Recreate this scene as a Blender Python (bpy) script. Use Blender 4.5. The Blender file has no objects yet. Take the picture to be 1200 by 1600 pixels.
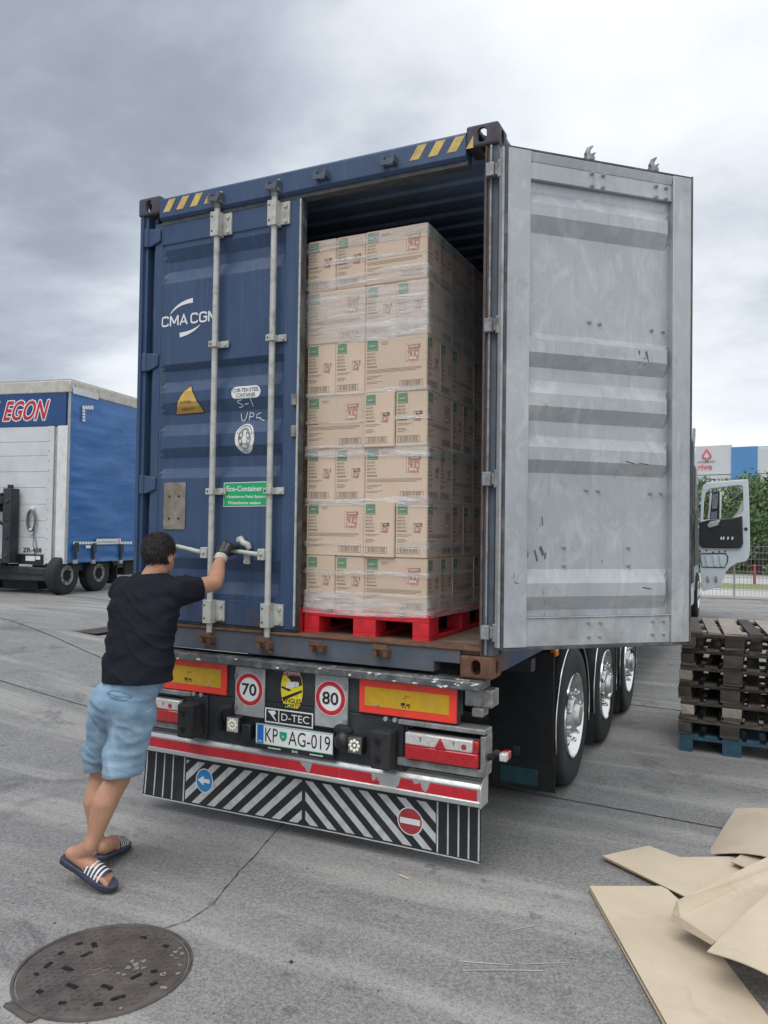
import bpy, bmesh, math, random
from mathutils import Vector, Matrix, Euler, noise
rnd = random.Random(7)
C = bpy.context.scene.collection
S = bpy.context.scene

# ---------------------------------------------------------------- camera
FPX, CAM = 1222.08, Vector((2.4478, -3.8571, 1.8164))
YAW, PITCH, ROLL = -.4483, .0229, .0143
def cam_axes():
    cy, sy, cp, sp = math.cos(YAW), math.sin(YAW), math.cos(PITCH), math.sin(PITCH)
    d = Vector((sy*cp, cy*cp, sp)); r = Vector((cy, -sy, 0)); u = r.cross(d)
    c, s = math.cos(ROLL), math.sin(ROLL)
    return c*r+s*u, -s*r+c*u, d
AR, AU, AD = cam_axes()
cd = bpy.data.cameras.new('camera'); cam = bpy.data.objects.new('camera', cd); C.objects.link(cam)
cd.sensor_width = 36; cd.lens = FPX/1600*36; cd.clip_end = 2000; cd.clip_start = .05
cam.matrix_world = Matrix((( AR.x, AU.x, -AD.x, CAM.x), (AR.y, AU.y, -AD.y, CAM.y), (AR.z, AU.z, -AD.z, CAM.z), (0, 0, 0, 1)))
S.camera = cam

# ---------------------------------------------------------------- light and exposure
SUN_EL, SUN_AZ = math.radians(60), math.radians(190)      # azimuth the light comes from, measured from +Y clockwise
w = bpy.data.worlds.new('World'); S.world = w; w.use_nodes = True
nt = w.node_tree; nt.nodes.clear()
def wn(t, **k):
    n = nt.nodes.new(t)
    for a, b in k.items(): setattr(n, a, b)
    return n
wo = wn('ShaderNodeOutputWorld'); bgs = wn('ShaderNodeBackground'); bgc = wn('ShaderNodeBackground'); mixs = wn('ShaderNodeMixShader')
sky = wn('ShaderNodeTexSky', sky_type='NISHITA', sun_disc=False, sun_elevation=SUN_EL, sun_rotation=SUN_AZ)
bgs.inputs[1].default_value = .08
nt.links.new(sky.outputs[0], bgs.inputs[0])
tc = wn('ShaderNodeTexCoord'); sepd = wn('ShaderNodeSeparateXYZ'); nt.links.new(tc.outputs['Generated'], sepd.inputs[0])
# project the directions on a cloud layer so that clouds flatten towards the horizon
def wm(op, a, b=None, clamp=False):
    n = wn('ShaderNodeMath', operation=op); n.use_clamp = clamp
    for i, x in enumerate((a, b)):
        if x is None: continue
        if isinstance(x, (int, float)): n.inputs[i].default_value = x
        else: nt.links.new(x, n.inputs[i])
    return n.outputs[0]
zc = wm('ADD', wm('MAXIMUM', sepd.outputs[2], 0.0), .22)
cx = wm('DIVIDE', sepd.outputs[0], zc); cyy = wm('DIVIDE', sepd.outputs[1], zc)
cmb = wn('ShaderNodeCombineXYZ'); nt.links.new(cx, cmb.inputs[0]); nt.links.new(cyy, cmb.inputs[1])
def wnoise(scale, detail, rough, off, dist=0.):
    mp = wn('ShaderNodeMapping'); mp.inputs['Location'].default_value = off; nt.links.new(cmb.outputs[0], mp.inputs[0])
    n = wn('ShaderNodeTexNoise'); n.inputs['Scale'].default_value = scale; n.inputs['Detail'].default_value = detail
    n.inputs['Roughness'].default_value = rough; n.inputs['Distortion'].default_value = dist
    nt.links.new(mp.outputs[0], n.inputs[0]); return n.outputs[0]
n1 = wnoise(.55, 7, .52, (1.9, .4, 0), .3); n2 = wnoise(1.5, 6, .55, (4., 2.1, 0), .2); n3 = wnoise(5., 5, .6, (8., 1.1, 0))
base = wm('ADD', wm('MULTIPLY', wm('SUBTRACT', wm('ADD', wm('MULTIPLY', n1, .66), wm('ADD', wm('MULTIPLY', n2, .28), wm('MULTIPLY', n3, .06))), .5), 2.0), .565)
# the overcast is thicker to the west (left) and thins towards the east and the horizon
side = wm('MULTIPLY', wm('ADD', wm('MULTIPLY', sepd.outputs[0], .78), wm('MULTIPLY', sepd.outputs[1], .30)), .50)
low = wm('MULTIPLY', wm('SUBTRACT', .33, wm('MINIMUM', wm('ABSOLUTE', wm('SUBTRACT', sepd.outputs[2], 0.0)), .33)), .62)
SKYBIAS = wm('ADD', wm('ADD', base, side), low)
ramp = wn('ShaderNodeValToRGB'); nt.links.new(SKYBIAS, ramp.inputs[0])
el = ramp.color_ramp.elements
el[0].position = .16; el[0].color = (.185, .212, .265, 1)
el[1].position = .74; el[1].color = (.76, .785, .80, 1)
for pos, c in ((.34, (.280, .310, .368, 1)), (.46, (.415, .455, .515, 1)), (.58, (.62, .655, .695, 1))):
    e_ = el.new(pos); e_.color = c
nt.links.new(ramp.outputs[0], bgc.inputs[0]); bgc.inputs[1].default_value = 1.0
mixs.inputs[0].default_value = .93
nt.links.new(bgs.outputs[0], mixs.inputs[1]); nt.links.new(bgc.outputs[0], mixs.inputs[2]); nt.links.new(mixs.outputs[0], wo.inputs[0])
sl = bpy.data.lights.new('sun', 'SUN'); sl.energy = 1.5; sl.angle = math.radians(50); sl.color = (1, .965, .92)
so = bpy.data.objects.new('sun', sl); C.objects.link(so)
sdir = Vector((math.sin(SUN_AZ)*math.cos(SUN_EL), math.cos(SUN_AZ)*math.cos(SUN_EL), math.sin(SUN_EL)))
so.rotation_euler = sdir.to_track_quat('Z', 'Y').to_euler(); so.location = (0, 0, 30)
S.view_settings.view_transform = 'Standard'; S.view_settings.look = 'None'
S.view_settings.exposure = 0.48; S.view_settings.gamma = 1
S.render.engine = 'CYCLES'

# ---------------------------------------------------------------- helpers
def ray(px, py):
    return (AD + AR*((px-600)/FPX) - AU*((py-800)/FPX))
def at(px, py, depth): return CAM + ray(px, py)*depth
def on(px, py, axis, val):
    d = ray(px, py); return CAM + d*((val-CAM[axis])/d[axis])
def onplane(px, py, o, n):
    d = ray(px, py); return CAM + d*((o-CAM).dot(n)/d.dot(n))
def Rz(a): return Matrix.Rotation(a, 4, 'Z')

def tag(o, label=None, cat=None, group=None, kind=None):
    if label: o['label'] = label
    if cat: o['category'] = cat
    if group: o['group'] = group
    if kind: o['kind'] = kind
    return o
def thing(name, loc, label, cat, group=None, rz=0.):
    o = bpy.data.objects.new(name, None); o.empty_display_size = .1; o.location = loc; o.rotation_euler = (0, 0, rz)
    C.objects.link(o); return tag(o, label, cat, group)
def link(name, me, parent=None, loc=(0, 0, 0), rot=(0, 0, 0)):
    o = bpy.data.objects.new(name, me); C.objects.link(o); o.location = loc; o.rotation_euler = rot
    if parent: o.parent = parent
    return o
def copy_tree(o, parent=None):
    c = o.copy(); C.objects.link(c)
    if parent: c.parent = parent
    for ch in list(o.children): copy_tree(ch, c)
    return c

class G:
    """collects shapes for one mesh object"""
    def __init__(s): s.v = []; s.f = []; s.m = []
    def add(s, vs, fs, mi=0, M=None):
        k = len(s.v)
        for a in vs:
            a = Vector(a); s.v.append(M @ a if M is not None else a)
        for f in fs: s.f.append([i+k for i in f]); s.m.append(mi)
        return s
    def box(s, x0, x1, y0, y1, z0, z1, mi=0, M=None):
        vs = [(x, y, z) for z in (z0, z1) for y in (y0, y1) for x in (x0, x1)]
        return s.add(vs, [(0, 2, 3, 1), (4, 5, 7, 6), (0, 1, 5, 4), (2, 6, 7, 3), (0, 4, 6, 2), (1, 3, 7, 5)], mi, M)
    def bar(s, a, b, wd, ht, mi=0, up=(0, 0, 1)):
        a = Vector(a); b = Vector(b); d = (b-a); L = d.length; d.normalize(); up = Vector(up)
        x = d.cross(up)
        if x.length < 1e-4: x = d.cross(Vector((1, 0, 0)))
        x.normalize(); z = x.cross(d)
        M = Matrix(((x.x, d.x, z.x, a.x), (x.y, d.y, z.y, a.y), (x.z, d.z, z.z, a.z), (0, 0, 0, 1)))
        return s.box(-wd/2, wd/2, 0, L, -ht/2, ht/2, mi, M)
    def cyl(s, a, b, r0, r1=None, n=16, mi=0, caps=True):
        a = Vector(a); b = Vector(b); r1 = r0 if r1 is None else r1
        d = (b-a).normalized(); x = d.orthogonal().normalized(); y = d.cross(x)
        vs = []
        for p, r in ((a, r0), (b, r1)):
            for i in range(n):
                t = 2*math.pi*i/n; vs.append(p + x*(r*math.cos(t)) + y*(r*math.sin(t)))
        fs = [(i, (i+1) % n, n+(i+1) % n, n+i) for i in range(n)]
        if caps: fs += [tuple(range(n))[::-1], tuple(range(n, 2*n))]
        return s.add(vs, fs, mi)
    def tube(s, pts, r, n=8, mi=0, closed=False):
        pts = [Vector(p) for p in pts]; m = len(pts); rs = r if isinstance(r, (list, tuple)) else [r]*m
        vs = []; x = None
        for i, p in enumerate(pts):
            d = (pts[(i+1) % m]-pts[i-1]) if closed else (pts[min(i+1, m-1)]-pts[max(i-1, 0)])
            d.normalize()
            if x is None: x = d.orthogonal().normalized()
            else: x = (x - d*x.dot(d)).normalized()
            y = d.cross(x)
            for k in range(n):
                t = 2*math.pi*k/n; vs.append(p + x*(rs[i]*math.cos(t)) + y*(rs[i]*math.sin(t)))
        fs = []
        for i in range(m if closed else m-1):
            j = (i+1) % m
            for k in range(n): fs.append((i*n+k, i*n+(k+1) % n, j*n+(k+1) % n, j*n+k))
        if not closed: fs += [tuple(range(n))[::-1], tuple(range((m-1)*n, m*n))]
        return s.add(vs, fs, mi)
    def lathe(s, prof, M, n=32, mi=0, closed=False, mis=None):
        """prof: (radius, height) along local Z"""
        vs = []
        for r, h in prof:
            for i in range(n):
                t = 2*math.pi*i/n; vs.append((r*math.cos(t), r*math.sin(t), h))
        m = len(prof)
        for j in range(m if closed else m-1):
            j2 = (j+1) % m
            s.add([], [], 0)
        k = len(s.v)
        for a in vs: s.v.append(M @ Vector(a))
        for j in range(m if closed else m-1):
            j2 = (j+1) % m
            for i in range(n):
                s.f.append([k+j*n+i, k+j*n+(i+1) % n, k+j2*n+(i+1) % n, k+j2*n+i]); s.m.append(mis[j] if mis else mi)
        return s
    def sphere(s, c, r, mi=0, nu=12, nv=8, M=None):
        vs = []; c = Vector(c); rr = Vector((r, r, r)) if isinstance(r, (int, float)) else Vector(r)
        for j in range(nv+1):
            ph = math.pi*j/nv
            for i in range(nu):
                t = 2*math.pi*i/nu
                q = Vector((rr.x*math.sin(ph)*math.cos(t), rr.y*math.sin(ph)*math.sin(t), rr.z*math.cos(ph)))
                vs.append(c + (M @ q if M is not None else q))
        fs = [(j*nu+i, (j+1)*nu+i, (j+1)*nu+(i+1) % nu, j*nu+(i+1) % nu) for j in range(nv) for i in range(nu)]
        return s.add(vs, fs, mi)
    def prism(s, poly, mapf, t0, t1, mi=0):
        """poly: 2-D outline; mapf(u, v, t) -> 3-D; extruded from t0 to t1"""
        n = len(poly)
        vs = [mapf(u, v, t0) for u, v in poly] + [mapf(u, v, t1) for u, v in poly]
        fs = [tuple(range(n))[::-1], tuple(range(n, 2*n))] + [(i, (i+1) % n, n+(i+1) % n, n+i) for i in range(n)]
        return s.add(vs, fs, mi)
    def face(s, pts, mi=0): return s.add(pts, [tuple(range(len(pts)))], mi)
    def mesh(s, name, mats, smooth=None, off=None):
        me = bpy.data.meshes.new(name)
        o = off or Vector((0, 0, 0))
        me.from_pydata([tuple(v-o) for v in s.v], [], s.f)
        for m in (mats if isinstance(mats, (list, tuple)) else [mats]): me.materials.append(m)
        me.polygons.foreach_set('material_index', s.m)
        bm = bmesh.new(); bm.from_mesh(me); bmesh.ops.remove_doubles(bm, verts=bm.verts, dist=1e-5)
        bmesh.ops.recalc_face_normals(bm, faces=bm.faces); bm.to_mesh(me); bm.free()
        if smooth is not None:
            me.polygons.foreach_set('use_smooth', [True]*len(me.polygons))
            if smooth < 179: me.set_sharp_from_angle(angle=math.radians(smooth))
        me.update(); return me
    def build(s, name, mats, parent=None, smooth=None, bevel=0., local=False, off=None):
        if off is None and parent is not None and not local:
            off = Vector((0, 0, 0)); q = parent
            while q is not None: off = off + q.location; q = q.parent
        o = link(name, s.mesh(name, mats, smooth, off), parent)
        if bevel:
            b = o.modifiers.new('bevel', 'BEVEL'); b.width = bevel; b.segments = 2; b.limit_method = 'ANGLE'; b.angle_limit = math.radians(40)
            if smooth is None:
                o.data.polygons.foreach_set('use_smooth', [True]*len(o.data.polygons)); o.data.set_sharp_from_angle(angle=math.radians(35))
                b.harden_normals = False
        return o

def text_geo(txt, bold=False, res=3):
    """flat outline of some lettering as (verts 2-D, faces), normalised to height 1 of its own bounding box"""
    cu = bpy.data.curves.new('lettering', 'FONT'); cu.body = txt; cu.resolution_u = res
    if bold: cu.offset = .018 if bold is True else bold
    ob = bpy.data.objects.new('lettering', cu); C.objects.link(ob)
    dg = bpy.context.evaluated_depsgraph_get(); dg.update()
    me = bpy.data.meshes.new_from_object(ob.evaluated_get(dg))
    vs = [(v.co.x, v.co.y) for v in me.vertices]; fs = [tuple(p.vertices) for p in me.polygons]
    bpy.data.objects.remove(ob); bpy.data.curves.remove(cu); bpy.data.meshes.remove(me)
    x0 = min(v[0] for v in vs); x1 = max(v[0] for v in vs); y0 = min(v[1] for v in vs); y1 = max(v[1] for v in vs)
    return [((x-x0)/(x1-x0), (y-y0)/(y1-y0)) for x, y in vs], fs, (x1-x0)/(y1-y0)
_tc = {}
def put_text(g, txt, x0, x1, y0, y1, mapf, mi=0, bold=False, shear=0.):
    """lettering fitted in the box x0..x1, y0..y1; mapf(u, v) -> 3-D"""
    k = (txt, bold)
    if k not in _tc: _tc[k] = text_geo(txt, bold)
    vs, fs, a = _tc[k]
    g.add([mapf(x0+(x1-x0)*u+shear*v, y0+(y1-y0)*v) for u, v in vs], fs, mi)
def ring_pts(cx, cy, rx, ry, n=40, a0=0., a1=2*math.pi):
    return [(cx+rx*math.cos(a0+(a1-a0)*i/n), cy+ry*math.sin(a0+(a1-a0)*i/n)) for i in range(n)]
def put_ring(g, cx, cy, r0, r1, mapf, mi=0, n=40):
    a = ring_pts(cx, cy, r0, r0, n); b = ring_pts(cx, cy, r1, r1, n)
    g.add([mapf(*q) for q in a+b], [(i, (i+1) % n, n+(i+1) % n, n+i) for i in range(n)], mi)

# ---------------------------------------------------------------- materials
def newmat(name):
    m = bpy.data.materials.new(name); m.use_nodes = True; t = m.node_tree; b = t.nodes['Principled BSDF']; return m, t, b
def nd(t, typ, **k):
    n = t.nodes.new(typ)
    for a, b in k.items():
        if hasattr(n, a): setattr(n, a, b)
        else: n.inputs[a].default_value = b
    return n
def tnoise(t, vec, scale, detail=4, rough=.55, dist=0., stretch=None, off=(0, 0, 0)):
    mp = nd(t, 'ShaderNodeMapping'); t.links.new(vec, mp.inputs[0]); mp.inputs['Location'].default_value = off
    if stretch: mp.inputs['Scale'].default_value = stretch
    n = nd(t, 'ShaderNodeTexNoise'); n.inputs['Scale'].default_value = scale; n.inputs['Detail'].default_value = detail
    n.inputs['Roughness'].default_value = rough; n.inputs['Distortion'].default_value = dist
    t.links.new(mp.outputs[0], n.inputs[0]); return n.outputs[0]
def trange(t, x, a, b, c=0., d=1.):
    n = nd(t, 'ShaderNodeMapRange'); n.inputs[1].default_value = a; n.inputs[2].default_value = b; n.inputs[3].default_value = c; n.inputs[4].default_value = d
    t.links.new(x, n.inputs[0]); return n.outputs[0]
def tmix(t, fac, a, b, mode='MIX'):
    n = nd(t, 'ShaderNodeMix', data_type='RGBA', blend_type=mode)
    for s_, x in ((n.inputs[0], fac), (n.inputs[6], a), (n.inputs[7], b)):
        if isinstance(x, (int, float)): s_.default_value = x
        elif isinstance(x, tuple): s_.default_value = (*x, 1) if len(x) == 3 else x
        else: t.links.new(x, s_)
    return n.outputs[2]
def tmath(t, op, a, b=None):
    n = nd(t, 'ShaderNodeMath', operation=op)
    for i, x in enumerate((a, b)):
        if x is None: continue
        if isinstance(x, (int, float)): n.inputs[i].default_value = x
        else: t.links.new(x, n.inputs[i])
    return n.outputs[0]
def ocoord(t, world=False):
    if world: return nd(t, 'ShaderNodeNewGeometry').outputs['Position']
    return nd(t, 'ShaderNodeTexCoord').outputs['Object']
def tbump(t, b, h, strength=.3, dist=.01):
    n = nd(t, 'ShaderNodeBump'); n.inputs['Strength'].default_value = strength; n.inputs['Distance'].default_value = dist
    t.links.new(h, n.inputs['Height']); t.links.new(n.outputs[0], b.inputs['Normal'])

def mat(name, col, rough=.5, metal=0., var=.12, vs=6., bump=0., bs=60., bd=.004, dirt=None, da=.5, ds=3., coat=0., spec=.5, rnd_val=0., stretch=None):
    m, t, b = newmat(name); v = ocoord(t)
    n = tnoise(t, v, vs, 5, .6, stretch=stretch)
    lo = tuple(max(0, c*(1-var)) for c in col); hi = tuple(min(1, c*(1+var)) for c in col)
    c = tmix(t, trange(t, n, .3, .7), lo, hi)
    if rnd_val:
        oi = nd(t, 'ShaderNodeObjectInfo'); hs = nd(t, 'ShaderNodeHueSaturation')
        t.links.new(trange(t, oi.outputs['Random'], 0, 1, 1-rnd_val, 1+rnd_val), hs.inputs['Value']); t.links.new(c, hs.inputs['Color']); c = hs.outputs[0]
    if dirt:
        n2 = tnoise(t, v, ds, 7, .65, .3, off=(3, 5, 1)); c = tmix(t, tmath(t, 'MULTIPLY', trange(t, n2, .48, .68), da), c, dirt)
        t.links.new(trange(t, n2, .45, .7, rough, min(1, rough+.25)), b.inputs['Roughness'])
    else:
        t.links.new(trange(t, n, .3, .7, max(0, rough-.06), min(1, rough+.08)), b.inputs['Roughness'])
    t.links.new(c, b.inputs['Base Color']); b.inputs['Metallic'].default_value = metal
    b.inputs['Specular IOR Level'].default_value = spec
    b.inputs['Coat Weight'].default_value = coat
    if bump: tbump(t, b, tnoise(t, v, bs, 4, .6, stretch=stretch), bump, bd)
    return m

M = {}
M['black_steel'] = mat('black_painted_steel', (.022, .027, .034), .5, var=.25, dirt=(.09, .09, .085), da=.45, ds=4)
M['black_plastic'] = mat('black_plastic', (.014, .016, .019), .45, var=.2, bump=.1, bs=200)
M['rubber'] = mat('rubber', (.017, .018, .02), .75, var=.3, vs=9, bump=.15, bs=90, dirt=(.06, .058, .055), da=.5, ds=6)
M['chrome'] = mat('polished_aluminium', (.72, .73, .74), .14, 1., var=.08, vs=20)
M['alu'] = mat('brushed_aluminium', (.62, .63, .63), .38, .85, var=.12, vs=30, stretch=(1, 1, 12), dirt=(.3, .29, .27), da=.4, ds=6)
M['galv'] = mat('galvanised_steel', (.40, .415, .42), .5, .35, var=.18, vs=14, dirt=(.24, .235, .22), da=.5, ds=5)
M['rod'] = mat('pale_grey_paint', (.47, .48, .45), .45, 0., var=.1, vs=14, dirt=(.2, .17, .13), da=.55, ds=14)
M['white_paint'] = mat('white_paint', (.68, .70, .70), .4, var=.05, dirt=(.35, .33, .3), da=.3, ds=4)
M['white_print'] = mat('white_print', (.72, .74, .74), .5, var=.06)
M['grey_print'] = mat('grey_reflective_film', (.56, .58, .59), .35, .1, var=.12, vs=18, dirt=(.2, .2, .19), da=.4, ds=12)
M['black_print'] = mat('black_print', (.015, .016, .018), .5, var=.1)
M['red_print'] = mat('red_print', (.50, .018, .03), .42, var=.12, vs=12)
M['sign_red'] = mat('hazed_sign_red', (.62, .13, .13), .5, var=.06)  # red paled so that the colour carries the distance haze
M['red_dull'] = mat('faded_red_film', (.36, .035, .045), .5, var=.15, vs=20)
M['orange_red'] = mat('fluorescent_red_film', (.86, .05, .03), .4, var=.08, dirt=(.45, .05, .04), da=.4, ds=9)
M['amber'] = mat('amber_film', (.55, .33, .012), .4, var=.1, vs=30, dirt=(.36, .22, .04), da=.45, ds=7)
M['yellow'] = mat('yellow_film', (.78, .66, .03), .45, var=.06)
M['gold'] = mat('gold_film', (.60, .38, .10), .42, var=.12, vs=9)
M['gold_dark'] = mat('dark_gold_film', (.42, .25, .05), .42, var=.12, vs=9)
M['blue_print'] = mat('blue_print', (.01, .14, .52), .45, var=.08)
M['sky_blue'] = mat('light_blue_print', (.02, .22, .50), .45, var=.1)
M['green_print'] = mat('green_film', (.012, .36, .13), .4, var=.06)
M['hazard'] = mat('pale_yellow_paint', (.62, .44, .13), .5, var=.15, vs=20, dirt=(.25, .2, .12), da=.5, ds=10)
M['red_lens'] = mat('red_lens', (.42, .008, .014), .12, var=.25, vs=40, coat=.6)
M['clear_lens'] = mat('clear_lens', (.55, .53, .52), .15, .1, var=.2, vs=60, coat=.5)
M['orange_lens'] = mat('orange_lens', (.75, .2, .02), .2, coat=.5)
M['led'] = mat('led_lens', (.85, .86, .72), .15, var=.05, coat=.5)
M['ink'] = mat('hazed_black_ink', (.19, .15, .12), .7, var=.2, vs=40)  # ink lightened; the stretch film's haze is put into the colour
M['ink_light'] = mat('thin_brown_ink', (.25, .20, .16), .7, var=.2, vs=40)
M['pack_label'] = mat('brown_ink', (.31, .20, .16), .6, var=.25, vs=30)
M['box_green'] = mat('green_ink', (.14, .255, .165), .6, var=.2, vs=25)  # green paled too, with the film's haze mixed in
M['box_red'] = mat('red_ink', (.49, .26, .205), .6, var=.3, vs=30)  # red softened likewise to hold the film's whitish veil
M['box_white'] = mat('pale_ink', (.62, .56, .48), .6, var=.1, vs=30)
M['gasket'] = mat('rubber_gasket', (.05, .058, .066), .6, var=.3, dirt=(.25, .25, .24), da=.5, ds=8)
M['rust'] = mat('rusty_steel', (.13, .065, .042), .75, .1, var=.4, vs=14, bump=.4, bs=60, dirt=(.24, .13, .07), da=.6, ds=10)
M['steel_grey'] = mat('worn_grey_steel', (.27, .28, .28), .45, .4, var=.3, vs=20, dirt=(.1, .08, .07), da=.7, ds=12)
M['pallet_red'] = mat('red_pallet_paint', (.64, .016, .028), .5, var=.18, vs=10, bump=.15, bs=40, dirt=(.2, .03, .03), da=.5, ds=9)
M['pallet_blue'] = mat('blue_pallet_paint', (.022, .085, .13), .7, var=.3, vs=10, bump=.2, bs=40, dirt=(.06, .07, .075), da=.6, ds=9)

def container_paint():
    m, t, b = newmat('blue_container_paint'); v = ocoord(t)
    sp = nd(t, 'ShaderNodeSeparateXYZ'); t.links.new(v, sp.inputs[0])
    c = tmix(t, trange(t, tnoise(t, v, 2.2, 6, .6), .3, .7), (.030, .060, .130), (.043, .080, .160))
    # faded streaks running down, chalky fading, dark scuffs and rust that gathers near the bottom rail
    st = tnoise(t, v, 5., 5, .6, stretch=(6, 6, .35)); c = tmix(t, trange(t, st, .52, .75, 0, .35), c, (.10, .14, .21))
    sc = tnoise(t, v, 7., 6, .7, 1.2, off=(2, 7, 3), stretch=(1, 1, 1.5)); c = tmix(t, trange(t, sc, .66, .72, 0, .7), c, (.022, .03, .04))
    ru = tnoise(t, v, 9., 7, .7, .6, off=(9, 1, 4)); lowz = trange(t, sp.outputs[2], .02, .45, .17, 0.)
    c = tmix(t, trange(t, tmath(t, 'ADD', ru, lowz), .66, .76, 0, .85), c, (.13, .062, .036))
    t.links.new(c, b.inputs['Base Color']); t.links.new(trange(t, ru, .4, .7, .40, .62), b.inputs['Roughness'])
    tbump(t, b, tnoise(t, v, 3.5, 4, .5), .25, .02)
    return m
M['blue'] = container_paint()
M['blue_in'] = mat('container_lining_paint', (.21, .30, .44), .55, var=.15, vs=3, dirt=(.14, .13, .12), da=.4, ds=3)
M['post'] = mat('grimy_blue_grey_post', (.075, .095, .125), .55, var=.25, vs=8, dirt=(.12, .09, .07), da=.5, ds=7)
def silver_paint():
    m, t, b = newmat('silver_grey_door_lining'); v = ocoord(t)
    c = tmix(t, trange(t, tnoise(t, v, 1.8, 5, .6), .3, .7), (.325, .357, .388), (.42, .448, .472))
    sm = tnoise(t, v, 7., 6, .62, 1.5, stretch=(1, 1, .55)); c = tmix(t, trange(t, sm, .5, .68, 0, .6), c, (.55, .56, .545))
    st = tnoise(t, v, 6., 6, .66, .4, off=(4, 4, 0), stretch=(4, 4, .5)); c = tmix(t, trange(t, st, .54, .74, 0, .38), c, (.23, .245, .25))
    ds = tnoise(t, v, 13., 5, .6, 2., off=(1, 8, 5), stretch=(1, 1, .6)); c = tmix(t, trange(t, ds, .70, .735, 0, .7), c, (.10, .10, .09))
    sp = nd(t, 'ShaderNodeSeparateXYZ'); t.links.new(v, sp.inputs[0])
    lowz = trange(t, sp.outputs[2], .1, .5, .14, 0.); c = tmix(t, trange(t, tmath(t, 'ADD', tnoise(t, v, 5, 7, .7, off=(2, 2, 2)), lowz), .58, .75, 0, .6), c, (.26, .25, .225))
    t.links.new(c, b.inputs['Base Color']); b.inputs['Metallic'].default_value = .3
    t.links.new(trange(t, sm, .35, .7, .34, .55), b.inputs['Roughness'])
    tbump(t, b, tnoise(t, v, 4., 4, .5), .25, .02)
    return m
M['silver'] = silver_paint()
def card_mat(name, a, b_, gloss=False, plies=False):
    m, t, b = newmat(name); v = ocoord(t)
    c = tmix(t, trange(t, tnoise(t, v, 2.5, 5, .6), .3, .7), a, b_)
    fl = tnoise(t, v, 90., 3, .6, stretch=(1, 1, .15)); c = tmix(t, trange(t, fl, .5, .8, 0, .16), c, tuple(x*.7 for x in a))
    st = tnoise(t, v, 3.2, 7, .72, .6, off=(5, 2, 1)); c = tmix(t, trange(t, st, .56, .78, 0, .5), c, tuple(x*.6 for x in a))
    oi = nd(t, 'ShaderNodeObjectInfo'); hs = nd(t, 'ShaderNodeHueSaturation'); t.links.new(trange(t, oi.outputs['Random'], 0, 1, .93, 1.06), hs.inputs['Value']); t.links.new(c, hs.inputs['Color'])
    t.links.new(hs.outputs[0], b.inputs['Base Color']); b.inputs['Roughness'].default_value = .75; b.inputs['Specular IOR Level'].default_value = .3
    if gloss:
        b.inputs['Coat Weight'].default_value = .5; b.inputs['Coat Roughness'].default_value = .22
    tbump(t, b, tnoise(t, v, 9., 6, .65), .35, .012)
    return m
M['carton'] = card_mat('brown_carton_board', (.58, .45, .34), (.64, .51, .395), True)
M['sheet'] = card_mat('pale_brown_card', (.53, .45, .335), (.62, .535, .42))
M['sheet_edge'] = mat('corrugated_card_edge', (.30, .22, .14), .9, var=.55, vs=160, bump=.5, bs=160)
M['crease'] = mat('card_crease', (.40, .31, .205), .85, var=.2, vs=20)
def film_mat():
    m, t, b = newmat('stretch_film'); t.nodes.remove(b)
    out = [n for n in t.nodes if n.type == 'OUTPUT_MATERIAL'][0]
    v = ocoord(t); tr = nd(t, 'ShaderNodeBsdfTransparent'); gl = nd(t, 'ShaderNodeBsdfGlossy'); df = nd(t, 'ShaderNodeBsdfDiffuse')
    gl.inputs['Roughness'].default_value = .18; df.inputs['Color'].default_value = (.75, .76, .76, 1)
    bp = nd(t, 'ShaderNodeBump'); bp.inputs['Strength'].default_value = .9; bp.inputs['Distance'].default_value = .02
    h = tnoise(t, v, 9., 6, .65, .8, stretch=(.6, .6, 5)); t.links.new(h, bp.inputs['Height'])
    t.links.new(bp.outputs[0], gl.inputs['Normal'])
    a = nd(t, 'ShaderNodeMixShader'); a.inputs[0].default_value = .45; t.links.new(df.outputs[0], a.inputs[1]); t.links.new(gl.outputs[0], a.inputs[2])
    mx = nd(t, 'ShaderNodeMixShader'); fr = trange(t, tnoise(t, v, 6., 6, .65, .5, off=(3, 3, 3), stretch=(.5, .5, 6)), .38, .70, .18, .70)
    t.links.new(fr, mx.inputs[0]); t.links.new(tr.outputs[0], mx.inputs[1]); t.links.new(a.outputs[0], mx.inputs[2]); t.links.new(mx.outputs[0], out.inputs[0])
    return m
M['film'] = film_mat()
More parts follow.
